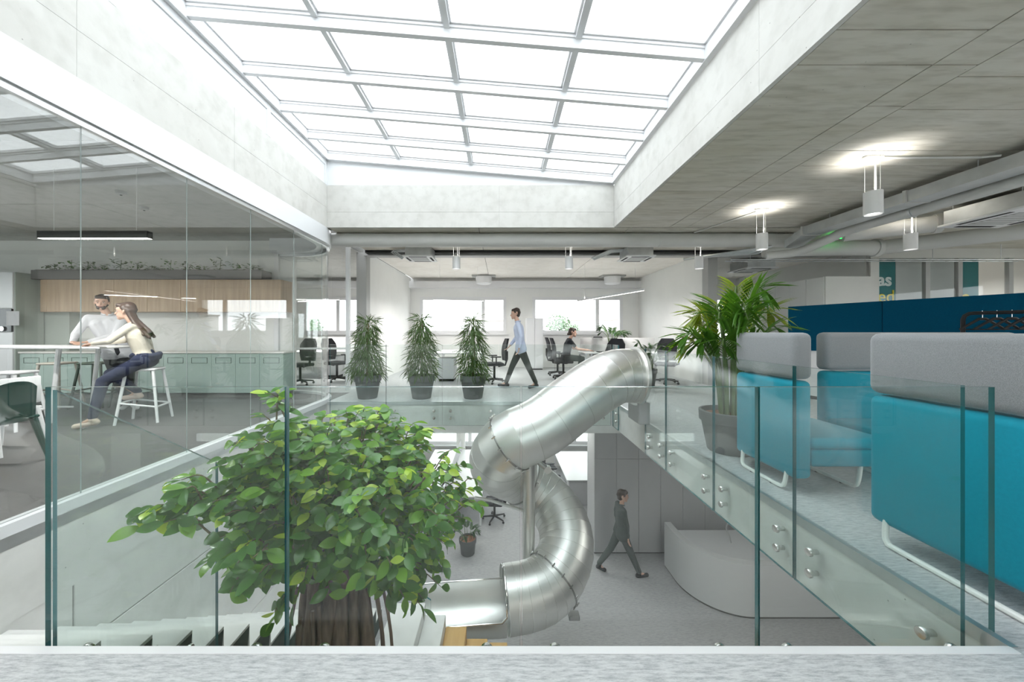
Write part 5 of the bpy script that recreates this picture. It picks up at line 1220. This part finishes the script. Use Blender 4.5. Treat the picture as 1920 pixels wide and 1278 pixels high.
# ------------------------------------------------------------------ people
V = Vector
def fingers(mb, wr, d, up, side, curl=0.5, s=1.0):
    """palm and five bent fingers; d points from wrist to fingertips, side points to the thumb"""
    d, up, side = d.normalized(), up.normalized(), side.normalized(); kn = wr + d * 0.088 * s
    for k in range(4):
        o = side * (0.030 - 0.02 * k) * s; mb.capsule(wr + o * 0.6, kn + o, 0.015 * s, 0.012 * s, 8)
        L_ = (0.042, 0.047, 0.044, 0.034)[k] * s; c = curl * (1 + 0.1 * k); d1 = (d * math.cos(c * 0.7) - up * math.sin(c * 0.7)); d2 = (d * math.cos(c * 1.7) - up * math.sin(c * 1.7))
        p1 = kn + o + d1 * L_; mb.capsule(kn + o, p1, 0.0105 * s, 0.0095 * s, 8); mb.capsule(p1, p1 + d2 * L_ * 0.85, 0.0095 * s, 0.008 * s, 8)
    b = wr + d * 0.03 * s + side * 0.022 * s; p1 = b + (d * 0.6 + side * 0.8).normalized() * 0.04 * s - up * 0.006; mb.capsule(b, p1, 0.014 * s, 0.011 * s, 8); mb.capsule(p1, p1 + (d * 0.9 + side * 0.25 - up * 0.2).normalized() * 0.032 * s, 0.011 * s, 0.009 * s, 8)
def head(mb, c, f, up):
    """skull, jaw, nose and ears; c centre of the head, f facing direction"""
    f, up = f.normalized(), up.normalized(); s = f.cross(up).normalized()
    mb.capsule(c + up * 0.035 - f * 0.022, c + up * 0.035 + f * 0.018, 0.083, 0.078, 16); mb.capsule(c + up * 0.01 + f * 0.015, c - up * 0.055 + f * 0.035, 0.068, 0.052, 14)
    mb.capsule(c - up * 0.085 + f * 0.065, c - up * 0.09 + f * 0.06, 0.026, 0.026, 10); mb.capsule(c - up * 0.05 + f * 0.07 - s * 0.015, c - up * 0.05 + f * 0.07 + s * 0.015, 0.022, 0.022, 10)
    mb.capsule(c + up * 0.012 + f * 0.088, c - up * 0.026 + f * 0.108, 0.009, 0.013, 8); mb.capsule(c + up * 0.03 + f * 0.08 - s * 0.03, c + up * 0.03 + f * 0.08 + s * 0.03, 0.014, 0.014, 8)
    for g in (-1, 1): mb.capsule(c + s * g * 0.08 + up * 0.012 - f * 0.008, c + s * g * 0.078 - up * 0.022, 0.014, 0.010, 8)
def face(parent, c, f, up):
    f, up = f.normalized(), up.normalized(); s = f.cross(up).normalized()
    for g in (-1, 1):
        e = c + f * 0.0755 + up * 0.006 + s * g * 0.031; ey_ = MB().ball(e, 0.0105, n=10, k=6).build('eye', 'eye_white', parent); MB().ball(e + f * 0.0068, 0.0052, n=8, k=5).build('iris', 'black', ey_)
        MB().tube([e + up * 0.022 - s * 0.02 + f * 0.012, e + up * 0.026 + f * 0.019, e + up * 0.022 + s * 0.02 + f * 0.012], 0.0045, 6).build('eyebrow', 'hair_brown', parent)
    m0 = c - up * 0.056 + f * 0.096; MB().tube([m0 - s * 0.024 - f * 0.008, m0, m0 + s * 0.024 - f * 0.008], [0.004, 0.0065, 0.004], 6).build('mouth', 'lip', parent)
def person(label, base, J, f, hf, shirt, trousers, shoe, hair='short', hmat='hair_brown', sleeves=True, hup=V((0, 0, 1)), curl=(0.5, 0.5), girl=False, hd=(None, None), tails=True, beard=False):
    t_ = thing('person', label, 'person', base); J = {k: V(v) for k, v in J.items()}
    th = 0.88 if girl else 1.0; s = (J['shR'] - J['shL']).normalized(); up = (J['neck'] - J['pelvis']).normalized(); body = MB()
    def torso(mb, g, low=0.0):
        p0 = J['pelvis']; sl_, sr_ = J['shL'], J['shR']; cl_, crr = sl_.lerp(sr_, 0.22) - up * 0.06, sl_.lerp(sr_, 0.78) - up * 0.06
        mb.capsule(sl_.lerp(sr_, 0.10) - up * 0.015, sl_.lerp(sr_, 0.9) - up * 0.015, 0.058 * th + g, 0.058 * th + g); wl, wr_ = p0 - s * 0.07 * th + up * 0.12, p0 + s * 0.07 * th + up * 0.12
        mb.capsule(cl_ - up * 0.05, wl, 0.098 * th + g, 0.088 * th + g); mb.capsule(crr - up * 0.05, wr_, 0.098 * th + g, 0.088 * th + g); mb.capsule(p0 + up * 0.12, J['neck'] - up * 0.16, 0.092 * th + g, 0.105 * th + g)
        if low < 0: mb.capsule(wl, wl - up * 0.07, 0.088 * th + g, 0.098 * th + g + 0.006); mb.capsule(wr_, wr_ - up * 0.07, 0.088 * th + g, 0.098 * th + g + 0.006)
        if low >= 0: k_ = g + (0.022 if low > 0.01 else 0.0); mb.capsule(wl, p0 - s * 0.085 - up * low, 0.092 * th + g, 0.098 + k_); mb.capsule(wr_, p0 + s * 0.085 - up * low, 0.092 * th + g, 0.098 + k_)
    def legs(mb, g, full=True):
        mb.capsule(J['hipL'], J['hipR'], 0.1 + g, 0.1 + g); mb.capsule(J['pelvis'] + up * 0.06, J['pelvis'], 0.1 + g, 0.1 + g)
        for q in 'LR':
            mb.capsule(J['hip' + q], J['kn' + q], 0.086 * (0.95 if girl else 1) + g, 0.056 + g); mb.capsule(J['kn' + q], J['an' + q] + (V((0, 0, 0.03)) if g else V((0, 0, 0))), 0.055 + g, 0.036 + g)
    torso(body, 0.0); legs(body, 0.0); body.capsule(J['neck'] - up * 0.04, J['head'] - hup * 0.05 - hf * 0.01, 0.054 * th, 0.05 * th); head(body, J['head'], hf, hup)
    for i, q in enumerate('LR'):
        body.capsule(J['sh' + q], J['el' + q], 0.048 * th, 0.038 * th); body.capsule(J['el' + q], J['wr' + q], 0.038 * th, 0.026 * th); dd = hd[i] or (J['wr' + q] - J['el' + q])
        u_ = V((0, 0, 1)) if abs(dd.normalized().z) < 0.7 else -f; sd = dd.cross(u_).normalized() * (1 if q == 'L' else -1); fingers(body, J['wr' + q], dd, u_, sd, curl[i])
        body.capsule(J['an' + q], J['an' + q].lerp(J['toe' + q], 0.7), 0.034, 0.02)
    b = remeshed(body, 'body', 'skin', 0.0075, 3, t_); face(b, J['head'], hf.normalized(), hup)
    sh = MB(); torso(sh, 0.016 if tails else 0.013, 0.05 if tails else -1)
    for q in 'LR':
        if sleeves: sh.capsule(J['sh' + q], J['el' + q], 0.062 * th, 0.052 * th); sh.capsule(J['el' + q], J['wr' + q].lerp(J['el' + q], 0.07), 0.051 * th, 0.036 * th)
        else: sh.capsule(J['sh' + q], J['sh' + q].lerp(J['el' + q], 0.65), 0.062 * th, 0.056 * th)
    so = remeshed(sh, 'shirt', shirt, 0.011, 3, t_)
    ncol = J['neck'] - up * 0.005; f2 = f.normalized(); ring_ = [ncol + (s * math.cos(a) * 0.064 + f2 * math.sin(a) * 0.064) * th + up * (0.012 - 0.022 * max(0, math.sin(a))) for a in [PI / 2 + 0.25 + (2 * PI - 0.5) * k / 16 for k in range(17)]]
    MB().tube(ring_, 0.013, 8).build('collar', shirt, so)
    tr2 = MB(); legs(tr2, 0.014); remeshed(tr2, 'trousers', trousers, 0.011, 3, t_)
    for q in 'LR':
        a, e = J['an' + q], J['toe' + q]; dn = V((0, 0, -1)); h = (e - a); h.z = 0; h = h.normalized() if h.length > 0.01 else f2; mb = MB()
        ax = (e - a); mb.capsule(a - h * 0.035 + V((0, 0, -0.045)), a + V((0, 0, -0.01)), 0.038, 0.045); mb.capsule(a - h * 0.03 + V((0, 0, -0.05)), e + V((0, 0, 0.0)), 0.036, 0.036); remeshed(mb, 'shoe', shoe if isinstance(shoe, str) else shoe['LR'.index(q)], 0.009, 2, t_)
    c = J['head']; hr = MB(); f3 = hf.normalized(); sd = f3.cross(hup).normalized(); u3 = hup
    hr.capsule(c + u3 * 0.062 - f3 * 0.032, c + u3 * 0.062 + f3 * 0.022, 0.083, 0.07, 16); hr.capsule(c + u3 * 0.02 - f3 * 0.05, c - u3 * 0.03 - f3 * 0.055, 0.078, 0.055, 14)
    hr.capsule(c + u3 * 0.092 + f3 * 0.06 - sd * 0.04, c + u3 * 0.095 + f3 * 0.06 + sd * 0.04, 0.03, 0.03, 10)
    for g in (-1, 1): hr.capsule(c + u3 * 0.05 + sd * g * 0.05 + f3 * 0.01, c + u3 * 0.015 + sd * g * 0.065 - f3 * 0.01, 0.038, 0.024, 10)
    if hair == 'bun': hr.capsule(c - f3 * 0.10 - u3 * 0.03, c - f3 * 0.12 - u3 * 0.05, 0.042, 0.036, 12); hr.capsule(c - f3 * 0.07, c - f3 * 0.10 - u3 * 0.04, 0.055, 0.035)
    if hair == 'long':
        for k in range(15):
            g = -1 + 2 * k / 14; st0 = c + u3 * 0.03 - f3 * (0.06 - 0.03 * abs(g)) + sd * g * 0.062; e = c - u3 * (0.34 + 0.05 * math.sin(k * 2.3)) - f3 * (0.22 + 0.06 * math.sin(k * 1.7)) + sd * g * 0.11; pts = spline([st0, st0 - f3 * 0.05 - u3 * 0.13, e], 4)
            for p, q in zip(pts, pts[1:]): hr.capsule(p, q, 0.028, 0.024, 8)
    remeshed(hr, 'hair', hmat, 0.009, 2, t_)
    if beard:
        mb = MB(); mb.capsule(c - u3 * 0.075 + f3 * 0.055 - sd * 0.02, c - u3 * 0.075 + f3 * 0.055 + sd * 0.02, 0.036, 0.036, 10); mb.capsule(c - u3 * 0.035 + sd * 0.062, c - u3 * 0.07 + sd * 0.035 + f3 * 0.04, 0.016, 0.02, 8); mb.capsule(c - u3 * 0.035 - sd * 0.062, c - u3 * 0.07 - sd * 0.035 + f3 * 0.04, 0.016, 0.02, 8); remeshed(mb, 'beard', 'hair_brown', 0.009, 1, t_)
    return t_, J
# man in a pale shirt walking left along the back
y = 8.2
person('man with short dark hair in pale blue shirt and dark trousers walking left', (0.45, y, 0),
       dict(pelvis=(0.47, y, 0.95), neck=(0.40, y, 1.53), head=(0.345, y, 1.70), shL=(0.40, y - 0.19, 1.47), shR=(0.42, y + 0.19, 1.47), elL=(0.47, y - 0.24, 1.18), elR=(0.40, y + 0.24, 1.18), wrL=(0.42, y - 0.24, 0.93), wrR=(0.24, y + 0.24, 0.98),
            hipL=(0.46, y - 0.09, 0.92), hipR=(0.48, y + 0.09, 0.92), knL=(0.64, y - 0.1, 0.50), knR=(0.28, y + 0.1, 0.50), anL=(0.80, y - 0.1, 0.12), anR=(0.14, y + 0.1, 0.10), toeL=(0.66, y - 0.1, 0.04), toeR=(-0.03, y + 0.1, 0.055)),
       V((-1, 0, 0)), V((-1, 0, -0.12)), 'shirt_blue', 'trouser_olive', 'black')
# person walking right on the lower floor
y = 7.2
person('person in dark grey clothes walking right on the lower floor', (2.45, y, ZL),
       dict(pelvis=(2.44, y, ZL + 0.90), neck=(2.44, y, ZL + 1.42), head=(2.47, y, ZL + 1.58), shL=(2.42, y + 0.17, ZL + 1.36), shR=(2.42, y - 0.17, ZL + 1.36), elL=(2.40, y + 0.21, ZL + 1.10), elR=(2.48, y - 0.21, ZL + 1.09), wrL=(2.5, y + 0.2, ZL + 0.88), wrR=(2.50, y - 0.2, ZL + 0.85),
            hipL=(2.44, y + 0.085, ZL + 0.87), hipR=(2.44, y - 0.085, ZL + 0.87), knL=(2.25, y + 0.09, ZL + 0.48), knR=(2.60, y - 0.09, ZL + 0.48), anL=(2.02, y + 0.09, ZL + 0.15), anR=(2.76, y - 0.09, ZL + 0.09), toeL=(2.13, y + 0.09, ZL + 0.04), toeR=(2.92, y - 0.09, ZL + 0.06)),
       V((1, 0, 0)), V((1, 0, -0.05)), 'cloth_slate', 'cloth_slate', 'black', girl=True)
# woman at the desk
y = 9.72
person('woman in black top with tied dark hair typing at a white desk', (1.8, y, 0),
       dict(pelvis=(1.78, y, 0.60), neck=(1.88, y, 1.10), head=(1.97, y, 1.265), shL=(1.87, y + 0.16, 1.05), shR=(1.87, y - 0.16, 1.05), elL=(2.03, y + 0.20, 0.83), elR=(2.05, y - 0.20, 0.83), wrL=(2.34, y + 0.12, 0.80), wrR=(2.36, y - 0.12, 0.80),
            hipL=(1.78, y + 0.09, 0.59), hipR=(1.78, y - 0.09, 0.59), knL=(2.22, y + 0.10, 0.56), knR=(2.22, y - 0.10, 0.56), anL=(2.16, y + 0.1, 0.11), anR=(2.2, y - 0.1, 0.11), toeL=(2.31, y + 0.1, 0.05), toeR=(2.35, y - 0.1, 0.05)),
       V((1, 0, 0)), V((1, 0, -0.1)), 'cloth_black', 'cloth_slate', 'black', hair='bun', sleeves=False, girl=True, curl=(0.3, 0.3))
# man standing at the high table
dx = -0.14
person('bearded man in white shirt standing at the high table', (-6.25, 5.85, 0),
       {k: (a + dx, b, c) for k, (a, b, c) in dict(pelvis=(-6.12, 5.86, 0.99), neck=(-6.22, 5.79, 1.58), head=(-6.265, 5.745, 1.76), shL=(-6.07, 5.89, 1.51), shR=(-6.38, 5.66, 1.51), elL=(-6.00, 5.70, 1.24), elR=(-6.47, 5.56, 1.25), wrL=(-6.14, 5.44, 1.135), wrR=(-6.30, 5.38, 1.135),
            hipL=(-6.04, 5.91, 0.96), hipR=(-6.20, 5.80, 0.96), knL=(-5.98, 5.86, 0.52), knR=(-6.12, 5.84, 0.52), anL=(-5.96, 5.95, 0.11), anR=(-6.12, 5.98, 0.11), toeL=(-5.82, 5.86, 0.05), toeR=(-6.03, 5.84, 0.05)).items()},
       V((0.6, -0.8, 0)), V((0.62, -0.8, -0.08)), 'shirt_white', 'cloth_black', 'shoe_white', beard=True, curl=(0.35, 0.35), hd=(V((-0.9, -0.3, 0)), V((0.8, -0.3, 0))))
# woman on the bar stool
def rotj(J, th=0.42, px=-5.17, py=5.2):
    c, n = math.cos(th), math.sin(th)
    return {k: (px + (a - px) * c - (b - py) * n, py + (a - px) * n + (b - py) * c, z) for k, (a, b, z) in J.items()}
tw, jw = person('woman with long brown hair in cream blouse sitting on a white stool', (-5.17, 5.2, 0),
       rotj(dict(pelvis=(-5.14, 5.16, 0.90), neck=(-5.27, 5.16, 1.42), head=(-5.36, 5.15, 1.58), shL=(-5.26, 4.99, 1.36), shR=(-5.26, 5.33, 1.36), elL=(-5.44, 4.93, 1.17), elR=(-5.46, 5.36, 1.17), wrL=(-5.68, 5.10, 1.13), wrR=(-5.70, 5.30, 1.13),
            hipL=(-5.15, 5.06, 0.88), hipR=(-5.15, 5.26, 0.88), knL=(-5.52, 4.98, 0.62), knR=(-5.56, 5.24, 0.70), anL=(-5.60, 4.93, 0.13), anR=(-5.28, 5.27, 0.40), toeL=(-5.75, 4.90, 0.05), toeR=(-5.42, 5.28, 0.34))),
       V((-0.9, -0.43, 0)), V((-0.88, -0.45, -0.05)), 'shirt_cream', 'cloth_navy', 'shoe_pink', hair='long', hmat='hair_long', girl=True, curl=(0.3, 0.3), tails=False)
jk = MB(); pw_ = jw['pelvis'] + V((0, 0, 0.06)); rp = [pw_ + V((0.15 * math.cos(a), 0.125 * math.sin(a), 0.012 * math.sin(3 * a))) for a in [2 * PI * k / 18 for k in range(19)]]
for p, q in zip(rp, rp[1:]): jk.capsule(p, q, 0.040, 0.040, 8); jk.capsule(p, p + V((0, 0, -0.05)), 0.035, 0.03, 8)
jk.capsule(rp[9], rp[9] + V((-0.02, -0.03, -0.10)), 0.04, 0.03); remeshed(jk, 'tied_jacket', 'cloth_navy', 0.011, 3, tw, 'navy jacket tied round the waist')
# ------------------------------------------------------------------ outside
struct(MB().box(-300, 300, -200, 500, -4.3, -4.2).build('ground', 'ground', smooth=0), 'open ground outside')
def far_tree(x, y, h, r, label):
    t_ = thing('tree', label, 'tree', (x, y, -4.2), 'trees outside the windows'); rr = random.Random(int(x * 10)); MB().cyl((x, y, -4.2), (x, y, -4.2 + h * 0.6), r * 0.09, r * 0.04, 8).build('trunk', 'far_trunk', t_); mb = MB()
    lobes = [(rr.uniform(-0.55, 0.55), rr.uniform(-0.55, 0.55), rr.uniform(-0.5, 0.6), rr.uniform(0.35, 0.55)) for _ in range(9)]
    for k in range(2600):
        lx, ly, lz, lr = lobes[k % 9]; a, b = rr.uniform(0, 2 * PI), rr.uniform(-1, 1); q = math.sqrt(1 - b * b); k_ = lr * rr.random() ** 0.4
        c = V((x + r * (lx + q * math.cos(a) * k_), y + r * (ly + q * math.sin(a) * k_), -4.2 + h * 0.64 + h * 0.30 * (lz + b * k_)))
        e1 = V((rr.uniform(-1, 1), rr.uniform(-1, 1), rr.uniform(-1, 1))).normalized() * 0.11; e2 = V((rr.uniform(-1, 1), rr.uniform(-1, 1), rr.uniform(-1, 1))).normalized() * 0.09
        mb.add([c - e1, c + e2, c + e1, c - e2], [(0, 1, 2, 3)])
    mb.build('crown', 'far_tree', t_, kind='stuff')
far_tree(-15.6, 30, 7.3, 2.0, 'pale tree outside the window behind the curved glass')
far_tree(5.4, 32, 7.7, 1.9, 'pale green tree outside the window beside the woman at the desk')
far_tree(-13.0, 36, 6.8, 1.6, 'smaller pale tree outside the window behind the curved glass')
for k, (x, y, w_, h) in enumerate([(-12, 120, 14, 9), (26, 130, 15, 9.5), (43, 140, 16, 10), (-90, 120, 24, 8), (96, 120, 22, 11)]):
    t_ = thing('building', 'pale distant building outside the windows, %s from the left' % ['second', 'third', 'fourth', 'first', 'fifth'][k], 'building', (x, y, -4.2), 'distant buildings')
    MB().box(x, x + w_, y, y + 10, -4.2, -4.2 + h).build('walls', 'far_building', t_, smooth=0); MB().box(x - 0.3, x + w_ + 0.3, y - 0.3, y + 10.3, -4.2 + h, -3.7 + h).build('roof', 'far_roof', t_, smooth=0)

# ------------------------------------------------------------------ small ceiling fittings
for (x, y, l_) in ((-5.5, 5.52, 'round detector on the kitchen ceiling'), (-5.2, 4.9, 'small sensor on the kitchen ceiling')):
    t_ = thing('smoke_detector', l_, 'detector', (x, y, HC)); MB().lathe((x, y, HC - 0.05), [(0.03, 0), (0.055, 0.012), (0.06, 0.05)], 20).build('body', 'grey_paint', t_); MB().lathe((x, y, HC - 0.058), [(0.012, 0), (0.014, 0.008)], 10).build('sensor', 'black', t_)
for k, u in enumerate((907, 1150)):
    x = X(u, 12.2); t_ = thing('air_diffuser', 'pale round air diffuser over the %s back window' % ['left', 'right'][k], 'diffuser', (x, 12.2, 3.0))
    MB().box(x - 0.4, x + 0.4, 12.1, 12.5, 3.17, HC - 0.001).build('plate', 'grey_paint', t_, smooth=0); MB().lathe((x, 12.3, 2.92), [(0.2, 0), (0.26, 0.03), (0.28, 0.25)], 26).build('drum', 'white', t_)
